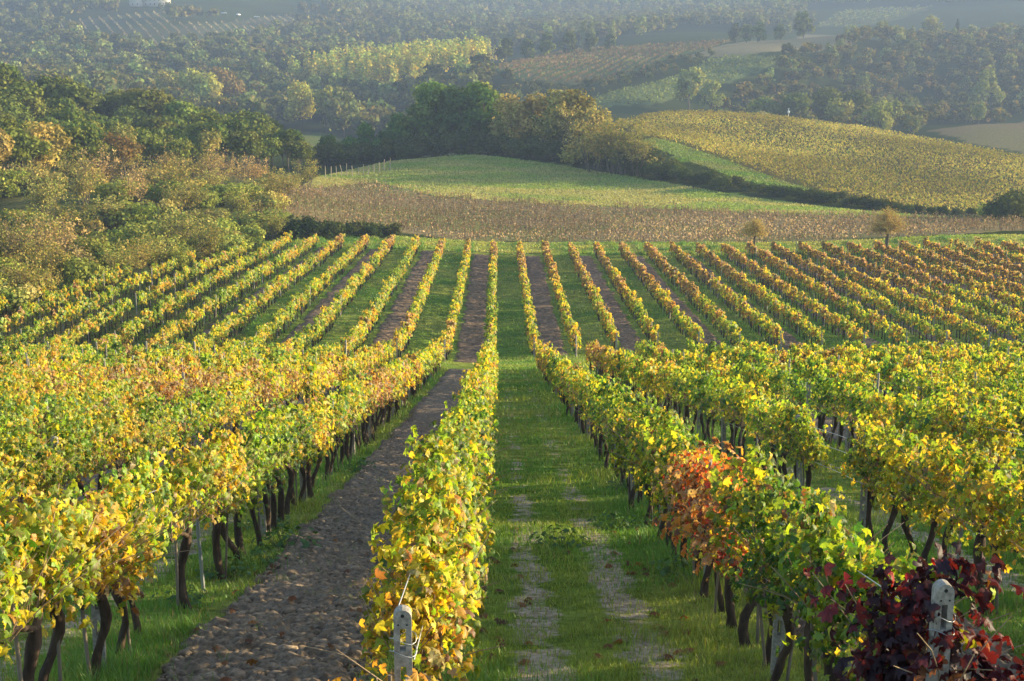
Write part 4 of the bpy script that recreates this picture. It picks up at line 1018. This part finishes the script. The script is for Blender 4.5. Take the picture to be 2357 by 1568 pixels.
# farther single trees worth telling apart: (x, ground y or top y given as distance, key, height, label)
def top_tree(name, key, px_, ytop, d, H, lab, grp, wide=1.0, bright=1.0):
    p = W(px_, ytop, d); g = gz(p[0], p[1]); h = max(p[2] - g, H * .55); h = min(h, H * 1.6)
    return plant(name, key, p[0], p[1], h, lab, grp, wide=wide, bright=bright)
for i, (x, yt, d, key, H, lab) in enumerate([
 (1720, 52, 775, 'far_oak', 12, 'shady oak, lower one of the ridge top trio above the tan meadow'), (1745, 45, 780, 'far_oak', 13, 'round sunlit oak in the middle of the ridge top trio'), (1795, 52, 785, 'far_oak', 11, 'pale small oak, outer one of the ridge top trio'),
 (1852, 22, 780, 'far_oak', 17, 'large round oak standing alone on the tan ridge'), (1697, 50, 790, 'far_oak', 12, 'dark oak at the foot of the ridge top trio'),
 (1932, 222, 500, 'fan_yellow', 12, 'yellow fan shaped tree behind the crest of the yellow vineyard'), (2030, 232, 490, 'fan_yellow', 12, 'second yellow fan shaped tree behind the crest of the yellow vineyard'), (2055, 232, 495, 'fan_pale', 12, 'pale green fan shaped tree beside the second yellow one'), (2100, 262, 480, 'fan_pale', 10, 'pale tree low behind the falling crest of the yellow vineyard'),
 (1590, 150, 560, 'fan_pale', 15, 'tall pale tree before the green vineyard slope'), (1640, 185, 555, 'fan_pale', 12, 'shorter pale tree before the green vineyard slope'),
 (1760, 212, 520, 'olive_oak', 12, 'olive oak at the start of the tree line behind the crest'), (1830, 200, 520, 'olive_oak', 12, 'second olive oak in the tree line behind the crest'), (1900, 190, 530, 'olive_oak', 14, 'tall olive oak in the tree line behind the crest'), (1970, 195, 530, 'olive_oak', 14, 'dusky olive oak in the tree line behind the crest'),
 (2280, 130, 640, 'fan_pale', 14, 'tall pale tree on the wooded hillside'), (2148, 32, 850, 'fan_yellow', 12, 'small yellow tree high on the wooded hillside'), (2205, 35, 850, 'cypress', 10, 'dark cypress high on the wooded hillside'), (2255, 235, 560, 'fan_pale', 11, 'grey green tree at the edge of the brown field'),
 (385, 165, 575, 'fan_yellow', 15, 'pale yellow tree, outermost of the lit trio in the valley wood'), (435, 160, 578, 'fan_yellow', 15, 'pale yellow tree in the middle of the lit trio in the valley wood'), (475, 163, 578, 'fan_yellow', 15, 'broad cream yellow tree of the lit trio in the valley wood'), (515, 140, 600, 'rust_tree', 14, 'rusty tree rising above the lit trio in the valley wood'),
 (690, 190, 540, 'fan_yellow', 14, 'yellow fan tree at the front of the valley wood'), (750, 200, 535, 'fan_yellow', 13, 'second yellow fan tree at the front of the valley wood'), (790, 205, 530, 'fan_pale', 13, 'pale fan tree at the front of the valley wood'),
 (1345, 45, 850, 'poplar', 14, 'slim yellow poplar behind the dark oaks'), (1362, 48, 850, 'poplar', 13, 'second slim yellow poplar behind the dark oaks'), (1410, 45, 860, 'poplar', 14, 'slim pale poplar farther along behind the dark oaks'),
 (1165, 85, 700, 'far_oak', 14, 'dark oak at the end of the poplar grove'), (1215, 85, 715, 'far_oak', 13, 'second dark oak beside the poplar grove'), (1260, 72, 730, 'far_oak', 15, 'dark oak above the red vineyard'), (1310, 68, 740, 'far_oak', 15, 'second dark oak above the red vineyard'), (1360, 72, 745, 'far_oak', 14, 'third dark oak above the red vineyard'), (1405, 76, 750, 'far_oak', 13, 'last dark oak above the red vineyard'),
 (595, 275, 318, 'oak', 8, 'lone ivy green tree at the lower end of the wood'), (650, 312, 300, 'oak', 7, 'small green tree beside the lone ivy green tree'), (690, 330, 290, 'rust_tree', 6, 'rusty small tree beside the fence posts'),
 (245, -5, 1080, 'fan_yellow', 14, 'golden tree beside the farm lane'), (88, 14, 1060, 'cypress', 16, 'tall dark cypress above the far vineyard'), (50, 25, 1050, 'cypress', 12, 'short dark cypress above the far vineyard'), (72, 32, 1040, 'far_oak', 10, 'green oak between the two cypresses'),
 (115, 30, 1060, 'rust_tree', 9, 'rusty tree beside the tall cypress'), (370, 5, 1090, 'far_oak', 6, 'small pale tree before the farmhouse'),
 ]):
    nm = 'cypress_tree' if key == 'cypress' else 'poplar_tree' if key == 'poplar' else 'oak_tree' if 'oak' in key else 'broadleaf_tree'
    top_tree(nm, key, x, yt, d, H, lab, None, bright=.75 if 'dark oak' in lab else 1.0)

# far woods, each one mass
LOWT = {}
def lowtree(key, H, n, size, kind, pal, var=4):
    LOWT[key] = (H, [tree_crown(H, n, size, kind, hash(kind) % 97 + i * 31 + len(key), pal)[0] for i in range(var)])
random.seed(3)
MIXW = [(.075, .10, .028), (.105, .125, .034), (.14, .14, .04), (.18, .16, .045)]
for key, H, n, size, kind, pal in (('wood_mid', 11, 210, 1.25, 'oak', MIXW), ('wood_far', 11, 85, 2.0, 'oak', MIXW), ('pale_mid', 12, 200, 1.15, 'fan', PALEGR + [(.26, .23, .08)]), ('pop_mid', 13, 130, 1.05, 'poplar', [(.20, .24, .06), (.30, .28, .06), (.36, .31, .07)])):
    LOWT[key] = (H, [tree_crown(H, n, size, kind, 900 + 31 * i + len(key), pal)[0] for i in range(5)])
def forest(name, label, poly, step, mix, hr=(.8, 1.25), dcol=None):
    P = dcol if dcol is not None else np.array([W(x, y, d)[:2] for x, y, d in poly]); lo, hi = P.min(0), P.max(0)
    gx, gy = np.meshgrid(np.arange(lo[0], hi[0], step), np.arange(lo[1], hi[1], step)); gx = gx.ravel() + rng.uniform(-.45, .45, gx.size) * step; gy = gy.ravel() + rng.uniform(-.45, .45, gy.size) * step
    k = inside(P, gx, gy)
    for z in CLEAR: k &= ~inside(z, gx, gy)
    gx, gy = gx[k], gy[k]; z = ground(gx, gy); mb = MB()
    which = rng.choice(len(mix), len(gx), p=np.array([m[1] for m in mix]) / sum(m[1] for m in mix))
    for mi, (key, _, mul) in enumerate(mix):
        H0, lst = LOWT[key]
        for v in range(len(lst)):
            s = np.where((which == mi) & (rng.integers(0, len(lst), len(gx)) == v))[0]
            if not len(s): continue
            b = (.78 + .44 * rng.random((len(s), 1))) * np.array(mul) * (1 + .06 * rng.normal(size=(len(s), 3)).clip(-1.5, 1.5))
            sc = rng.uniform(hr[0], hr[1], len(s)); wv = rng.uniform(.9, 1.25, len(s))
            batch(mb, lst[v], np.stack([gx[s], gy[s], z[s] - .3], 1), rng.random(len(s)) * 6.28, np.stack([sc * wv, sc * wv, sc], 1), b)
    if mb.v: tag(mb.obj(name, M['tree']), label, 'wood', kind='stuff'); print(name, len(gx))
Z_farm = np.array([W(x, 10, d)[:2] for x, d in ((270, 1040), (680, 1040), (700, 1210), (260, 1210))])
CLEAR = [Z_farm, Z_red, Z_green, Z_tan, Z_vleft, Z_vright, Z_rfield, Z_lfield, Z_ridge, Z_yellow]
WM = [('wood_mid', 1.0, (.95, .95, .95)), ('pale_mid', .14, (.8, .85, .85))]
forest('valley_wood', 'hazy mixed wood filling the valley behind the near trees', [(-300, 0, 505), (600, 0, 500), (790, 0, 505), (1080, 0, 500), (1130, 0, 560), (1110, 0, 640), (880, 0, 610), (620, 0, 720), (880, 0, 860), (700, 0, 960), (300, 0, 880), (-300, 0, 960)], 7.5, WM)
forest('near_valley_wood', 'grey green trees behind the clump in the valley', [(1050, 0, 500), (1350, 0, 500), (1330, 0, 545), (1140, 0, 620), (1080, 0, 590)], 7.5, WM, (.5, .8))
forest('poplar_grove', 'sunlit yellow green poplar grove on the valley slope', [(880, 0, 640), (1090, 0, 690), (1160, 0, 840), (900, 0, 850), (640, 0, 735)], 6.6, [('pop_mid', 1, (1.55, 1.5, 1.15))], (.75, 1.15))
forest('hillside_wood', 'dull green and brown wood on the hillside behind the yellow vineyard', [(1660, 0, 490), (1800, 0, 470), (2140, 0, 490), (2160, 0, 560), (2500, 0, 590), (2700, 0, 900), (2250, 0, 900), (2020, 0, 800), (1990, 0, 765), (1850, 0, 690), (1790, 0, 640), (1670, 0, 560)], 7.5, [('wood_mid', 1., (1.05, .92, .95)), ('pale_mid', .15, (.8, .8, .8))], (.55, 1.0))
forest('wood_edge', 'green wood going on beyond the scrub at the far side of the vines', [(-90, 0, 104), (-90, 0, 350), (-900, 0, 380), (-900, 0, 104)], 5.0, [('wood_mid', 1., (1.2, 1.2, 1.))], (.3, .8))
TH = poly_world([(1190, 200), (1300, 205), (1420, 190), (1500, 165), (1580, 132), (1660, 128), (1600, 160), (1480, 195), (1380, 212), (1335, 238), (1240, 245)])
forest('slope_thicket', 'dark thicket band between the two vineyards on the far slope', [], 5.0, [('wood_mid', 1., (.9, .9, .9))], (.28, .5), TH)
forest('back_wood', 'distant blue green wood on the back hills', [(-300, 0, 960), (300, 0, 900), (700, 0, 970), (1000, 0, 900), (1440, 0, 880), (1640, 0, 1020), (1880, 0, 960), (1860, 0, 1250), (2000, 0, 1250), (2357, 0, 1200), (2900, 0, 1400), (2000, 0, 1600), (700, 0, 1600), (760, 0, 1150), (-500, 0, 1300)], 11, [('wood_far', 1., (1, 1, 1)), ('pale_mid', .06, (.9, .9, .9))], (.8, 1.2))
# distant vineyards and the brown one beyond the headland
def rows_mass(name, label, poly, ang, step, per_m, size, h, pal, wood=None, zj=.25, keep=1.0):
    lo, hi = poly.min(0) - 5, poly.max(0) + 5; c = (lo + hi) / 2; L = np.linalg.norm(hi - lo) / 2 + 5
    u = np.array([math.cos(ang), math.sin(ang)]); v = np.array([-u[1], u[0]]); nr = int(2 * L / step); nt_ = int(2 * L * per_m)
    a = np.repeat((np.arange(nr) - nr / 2) * step, nt_); b = rng.uniform(-L, L, nr * nt_)
    X = c[0] + u[0] * b + v[0] * a; Y = c[1] + u[1] * b + v[1] * a; jx = step * 1.6 * (fbm(X * .22, Y * .22, 3, 71) - .5); k = inside(poly, X + jx, Y + 1.5 * jx)
    dens = .5 * vnoise(X * .4, Y * .4, 91) + .5 * vnoise(X * .07, Y * .07, 92); k &= (dens > (1 - keep) * rng.random(len(X)) * 1.6)
    X, Y = X[k] + rng.normal(size=k.sum()) * .12, Y[k] + rng.normal(size=k.sum()) * .12
    n = len(X); Z = ground(X, Y) + h * (.55 + zj * rng.normal(size=n).clip(-1.6, 1.9))
    n_t = sstep(.3, .7, fbm(X * .03, Y * .03, 3, 44)); cs, pr = pal; ci = rng.choice(len(cs), n, p=np.array(pr) / sum(pr)); col = np.array(cs)[ci] * (.7 + .6 * rng.random((n, 1))) * (.68 + .55 * n_t[:, None])
    mb = MB(); cards(mb, np.stack([X, Y, Z], 1), rng.normal(size=(n, 3)) + np.array([.2, -.5, .5]), size * (.6 + .8 * rng.random(n)), math.pi + rng.normal(size=n), LEAF_LO, LEAF_LO_F, col)
    if wood:
        nw = int(n * wood); s = rng.integers(0, n, nw)
        P = np.stack([X[s], Y[s], ground(X[s], Y[s])], 1); hh = h * (.8 + .5 * rng.random(nw)); w_ = .035 + 0 * hh
        V = P[:, None] + np.stack([np.stack([-w_, 0 * w_, 0 * w_], 1), np.stack([w_, 0 * w_, 0 * w_], 1), np.stack([w_ * .6 + rng.normal(size=nw) * .1, 0 * w_ + rng.normal(size=nw) * .1, hh], 1)], 1)
        mb.add(V.reshape(-1, 3), np.arange(nw * 3).reshape(-1, 3), np.array([.20, .14, .09]) * (.6 + .8 * rng.random((nw, 1))))
    tag(mb.obj(name, M['tree']), label, 'vineyard', kind='stuff'); print(name, n)
rows_mass('brown_vineyard', 'low brown withered vines in the flat field below the meadow', Z_brown, R(4), 3.0, 12, .22, .95, ([(.47, .32, .19), (.39, .26, .16), (.54, .40, .24), (.31, .28, .11)], [.4, .25, .25, .1]), wood=.35, keep=.75)
rows_mass('yellow_vineyard', 'dense golden yellow vines covering the rounded hill', Z_yellow, R(-48), 2.5, 9, .34, 1.5, ([(.47, .40, .09), (.36, .345, .075), (.43, .325, .095), (.28, .215, .10), (.19, .24, .055)], [.36, .26, .18, .10, .10]), wood=.05)
rows_mass('red_vineyard', 'reddish vine rows on the far slope', Z_red, R(72), 4.5, 1.6, 1.0, 1.4, ([(.20, .13, .075), (.17, .125, .075), (.14, .15, .05)], [.4, .3, .3]))
rows_mass('green_vineyard', 'green vine rows on the far slope', Z_green, R(35), 3.2, 1.4, 1.0, 1.4, ([(.15, .19, .06), (.18, .205, .07)], [.6, .4]))
rows_mass('hazy_vineyard', 'thin vine rows on the hazy slope below the farmhouse', Z_vleft, R(110), 7, 1.0, 1.2, 1.6, ([(.20, .19, .12), (.24, .2, .14)], [.6, .4]))
rows_mass('high_vineyard', 'pale green vine rows high on the back hill', Z_vright, R(55), 8, .8, 1.5, 1.5, ([(.14, .18, .06), (.18, .18, .07)], [.6, .4]))

# ------------------------------------------------------------------ fence posts, poles, farm
FP = [(953.5, 523), (970, 523), (985.5, 519), (1000, 518), (1016, 517), (1033, 518.5), (1050, 515), (1065, 514), (1080, 514.5), (1096, 508), (1112, 506), (1125, 503.5), (1143, 499.5)]
for i, (x, y) in enumerate(FP):
    p = hit(x * .7857, y * .7857); r = np.random.default_rng(i); mb = MB()
    tube(mb, [(0, 0, -.3), (r.normal() * .03, 0, 1.1), (r.normal() * .08, 0, 2.1 + r.normal() * .2)], [.07, .065, .055], 7)
    o = mb.obj('fence_post', M['pale'], smooth=True); o.location = (p[0], p[1], gz(p[0], p[1]))
    tag(o, 'pale wooden fence post, %s from the left in front of the dark trees' % nth(i + 1), 'fence post', 'wooden fence posts before the dark trees')
p = W(1815, 262, 402); z = gz(p[0], p[1]); root = empty('utility_pole', (p[0], p[1], z)); mb = MB(); tube(mb, [(0, 0, -.3), (0, 0, 3.9)], [.09, .08], 8); part('pole', mb.mesh('pole', M['white'], True), root)
mb = MB(); box(mb, (0, -.12, 2.9), (.55, .4, .6)); part('meter_box', mb.mesh('meter_box', M['white']), root); mb = MB(); tube(mb, [(-.3, 0, 3.85), (.3, 0, 3.85)], [.05, .05], 6); part('crossbar', mb.mesh('crossbar', M['white']), root)
tag(root, 'short white pole with a small box on the crest of the yellow vineyard', 'pole')
d = 312; mb = MB(); X, Yw = (1312 - CX) / F * d, d * 1.02; Pp = W(1312, 236, d); X, Yw = Pp[0], Pp[1]; tube(mb, [(0, 0, -.3), (0, 0, Pp[2] - gz(X, Yw))], [.07, .06], 8); o = mb.obj('utility_pole', M['white'], smooth=True); o.location = (X, Yw, gz(X, Yw)); tag(o, 'tall pale pole rising among the tan leaved trees', 'pole')

def house(px_, py_, d, wx, wy, h, label, nwin):
    p = W(px_, py_, d); z = gz(p[0], p[1]); root = empty('farmhouse', (p[0], p[1], z), R(-12))
    mb = MB(); box(mb, (0, 0, h / 2 - 1), (wx, wy, h + 2)); part('wall', mb.mesh('wall', M['plaster']), root)
    mb = MB(); o_ = .5; a, b = wx / 2 + o_, wy / 2 + o_; rh = 2.2
    V = [(-a, -b, h), (a, -b, h), (a, b, h), (-a, b, h), (-a, 0, h + rh), (a, 0, h + rh)]
    mb.add(V, [[0, 1, 5, 4], [2, 3, 4, 5]]); mb.add(V, [[0, 4, 3], [1, 2, 5]]); mb.add(V, [[0, 3, 2, 1]])
    rf = part('roof', mb.mesh('roof', M['rooftile']), root); mb = MB(); box(mb, (wx * .2, 1, h + 2.4), (.8, .8, 1.6)); part('chimney', mb.mesh('chimney', M['plaster']), rf)
    for fl in (1.5, 4.6):
        for i in range(nwin):
            if fl + 1 > h: continue
            x = -wx / 2 + wx * (i + .6) / (nwin + .2); mb = MB(); box(mb, (x, -wy / 2 - .01, fl), (.95, .10, 1.4)); f = part('window', mb.mesh('window', M['plaster']), root)
            mb = MB(); box(mb, (x, -wy / 2 - .05, fl), (.75, .06, 1.2)); part('pane', mb.mesh('pane', M['darkglass']), f)
    tag(root, label, 'house', 'farm buildings on the hill'); return root
house(357, 15, 1130, 23, 9, 6.5, 'long cream farmhouse wing with small dark windows on the hill', 6)
house(316, 10, 1128, 9, 8, 5.5, 'smaller cream farm building beside the long farmhouse', 2)
def car(px_, py_, d, rz, label):
    p = W(px_, py_, d); root = empty('parked_car', (p[0], p[1], gz(p[0], p[1]) + .02), rz)
    prof = [(-2.1, .35), (-2.1, .85), (-1.5, .95), (-.9, 1.45), (.7, 1.45), (1.3, .95), (2.05, .85), (2.1, .35)]
    mb = MB(); n = len(prof); V = [(x, -.85, z) for x, z in prof] + [(x, .85, z) for x, z in prof]
    mb.add(V, [list(range(n))]); mb.add(V, [list(range(2 * n - 1, n - 1, -1))]); mb.add(V, [[i, i + n, (i + 1) % n + n, (i + 1) % n] for i in range(n)])
    part('body', mb.mesh('body', M['white']), root)
    mb = MB(); box(mb, (-.1, 0, 1.2), (1.5, 1.73, .34)); part('window', mb.mesh('window', M['darkglass']), root)
    for sx in (-1.3, 1.35):
        for sy in (-.8, .8):
            mb = MB(); t = np.linspace(0, 2 * math.pi, 13)[:-1]; V = [(sx + .33 * math.cos(a), sy + e, .33 + .33 * math.sin(a)) for e in (-.1, .1) for a in t]
            mb.add(V, [[i, (i + 1) % 12, 12 + (i + 1) % 12, 12 + i] for i in range(12)]); mb.add(V, [list(range(11, -1, -1)), list(range(12, 24))]); part('wheel', mb.mesh('wheel', M['tyre_and_hole']), root)
    tag(root, label, 'car', 'cars parked at the farm')
for i, (x, y, rz) in enumerate(((515, 10, .1), (548, 8, 1.2), (590, 10, .3))):
    car(x, y, 1100, rz, ['white car parked closest to the farmhouse', 'white car parked end on in the farmyard', 'white car parked farthest from the farmhouse'][i])

# ------------------------------------------------------------------ weeds and fallen leaves close by
def weed_mesh(seed, n=70, rad=.38):
    r = np.random.default_rng(seed); mb = MB(); P = []; 
    a = r.uniform(0, 6.28, n); q = rad * r.random(n) ** .6; P = np.stack([np.cos(a) * q, np.sin(a) * q, .06 + .22 * r.random(n) * (1 - q / rad * .6)], 1)
    for i in range(0, n, 3): tube(mb, [(P[i, 0] * .3, P[i, 1] * .3, -.03), P[i]], [.004, .003], 3, col=(.07, .11, .03))
    Nn = np.stack([np.cos(a) * .5, np.sin(a) * .5, np.ones(n)], 1) + r.normal(size=(n, 3)) * .25
    cards(mb, P, Nn, .075 * (.6 + .8 * r.random(n)), r.random(n) * 6.28, LEAF_MD, LEAF_MD_F, np.array([.055, .125, .022]) * (.7 + .7 * r.random((n, 1))))
    return mb.mesh('weed', M['blade'])
WEED = [weed_mesh(i) for i in range(3)]
for i, (x, y, nm) in enumerate(((1490, 1215, 'beside the third post right of the lane'), (1440, 1130, 'at the post foot farther up right of the lane'), (1410, 1215, 'on the right edge of the wheel track'), (1290, 1255, 'in the middle of the grass lane'), (1540, 1255, 'low under the vines right of the lane'), (600, 1300, 'at the edge of the tilled strip by the vines'), (660, 1265, 'spilling onto the tilled strip'), (520, 1330, 'behind the slotted post'), (1570, 1330, 'beside the dry patch of the lane'), (620, 1215, 'under the steel post'), (420, 1390, 'between the two vine trunks'), (830, 1085, 'at the foot of the vines along the far soil strip'), (1660, 1340, 'in the deep grass before the concrete post'))):
    p = hit(x, y); o = bpy.data.objects.new('weed', WEED[i % 3]); COL.objects.link(o); o.location = (p[0], p[1], gz(p[0], p[1])); o.rotation_euler = (0, 0, i * 1.3); s = rng.uniform(.8, 1.3); o.scale = (s, s, s)
    tag(o, 'leafy green weed clump ' + nm, 'weed', 'weed clumps near the vine rows')
FL = []
for c in ((.22, .085, .03), (.28, .13, .05), (.15, .07, .035)):
    mb = MB(); cards(mb, np.array([[0, 0, .018]]), np.array([[.15, .1, 1.]]), [.14], np.array([.3]), LEAF_HI * np.array([1, 1, 1.8]), LEAF_HI_F, np.array([c])); FL.append(mb.mesh('fallen_leaf', M['leaf']))
for i in range(70):
    Y = 6.5 + 14 * rng.random() ** 1.5; X = row_x(-1, Y) + rng.uniform(.3, 2.75)
    o = bpy.data.objects.new('fallen_leaf', FL[i % 3]); COL.objects.link(o); o.location = (X, Y, gz(X, Y) + .13 - .05 * (abs(X - row_x(-.5, Y)) > .9)); o.rotation_euler = (rng.normal() * .4, rng.normal() * .4, rng.uniform(0, 6.28)); q = rng.uniform(.5, .95); o.scale = (q, q, q)
    tag(o, 'curled dry brown vine leaf lying on the tilled soil strip', 'fallen leaf', 'dry leaves on the tilled soil')
cnt = 0
while cnt < 110:
    Y = 6.3 + 15 * rng.random() ** 1.6; q = rng.choice([rng.uniform(.3, .9), rng.uniform(2.1, 2.75), rng.uniform(.3, 2.7)]); X = row_x(0, Y) + q
    o = bpy.data.objects.new('fallen_leaf', FL[cnt % 3]); COL.objects.link(o); o.location = (X, Y, gz(X, Y) + .02); o.rotation_euler = (rng.normal() * .3, rng.normal() * .3, rng.uniform(0, 6.28))
    tag(o, 'curled dry brown vine leaf fallen on the grass lane', 'fallen leaf', 'dry leaves fallen on the grass lane'); cnt += 1

# ------------------------------------------------------------------ haze
mb = MB(); lo, hi = (-2900, -40, -70), (2900, 3100, 175); box(mb, [(a + b) / 2 for a, b in zip(lo, hi)], [b - a for a, b in zip(lo, hi)])
m, t, out = newmat('haze'); pv = N_(t, 'ShaderNodeVolumePrincipled'); pv.inputs['Density'].default_value = HAZE_DENSITY; pv.inputs['Color'].default_value = (*HAZE_COLOR, 1); pv.inputs['Anisotropy'].default_value = .1
t.links.new(pv.outputs[0], out.inputs['Volume'])
o = mb.obj('haze', m); tag(o, 'pale blue haze over the valley', 'haze', kind='stuff')
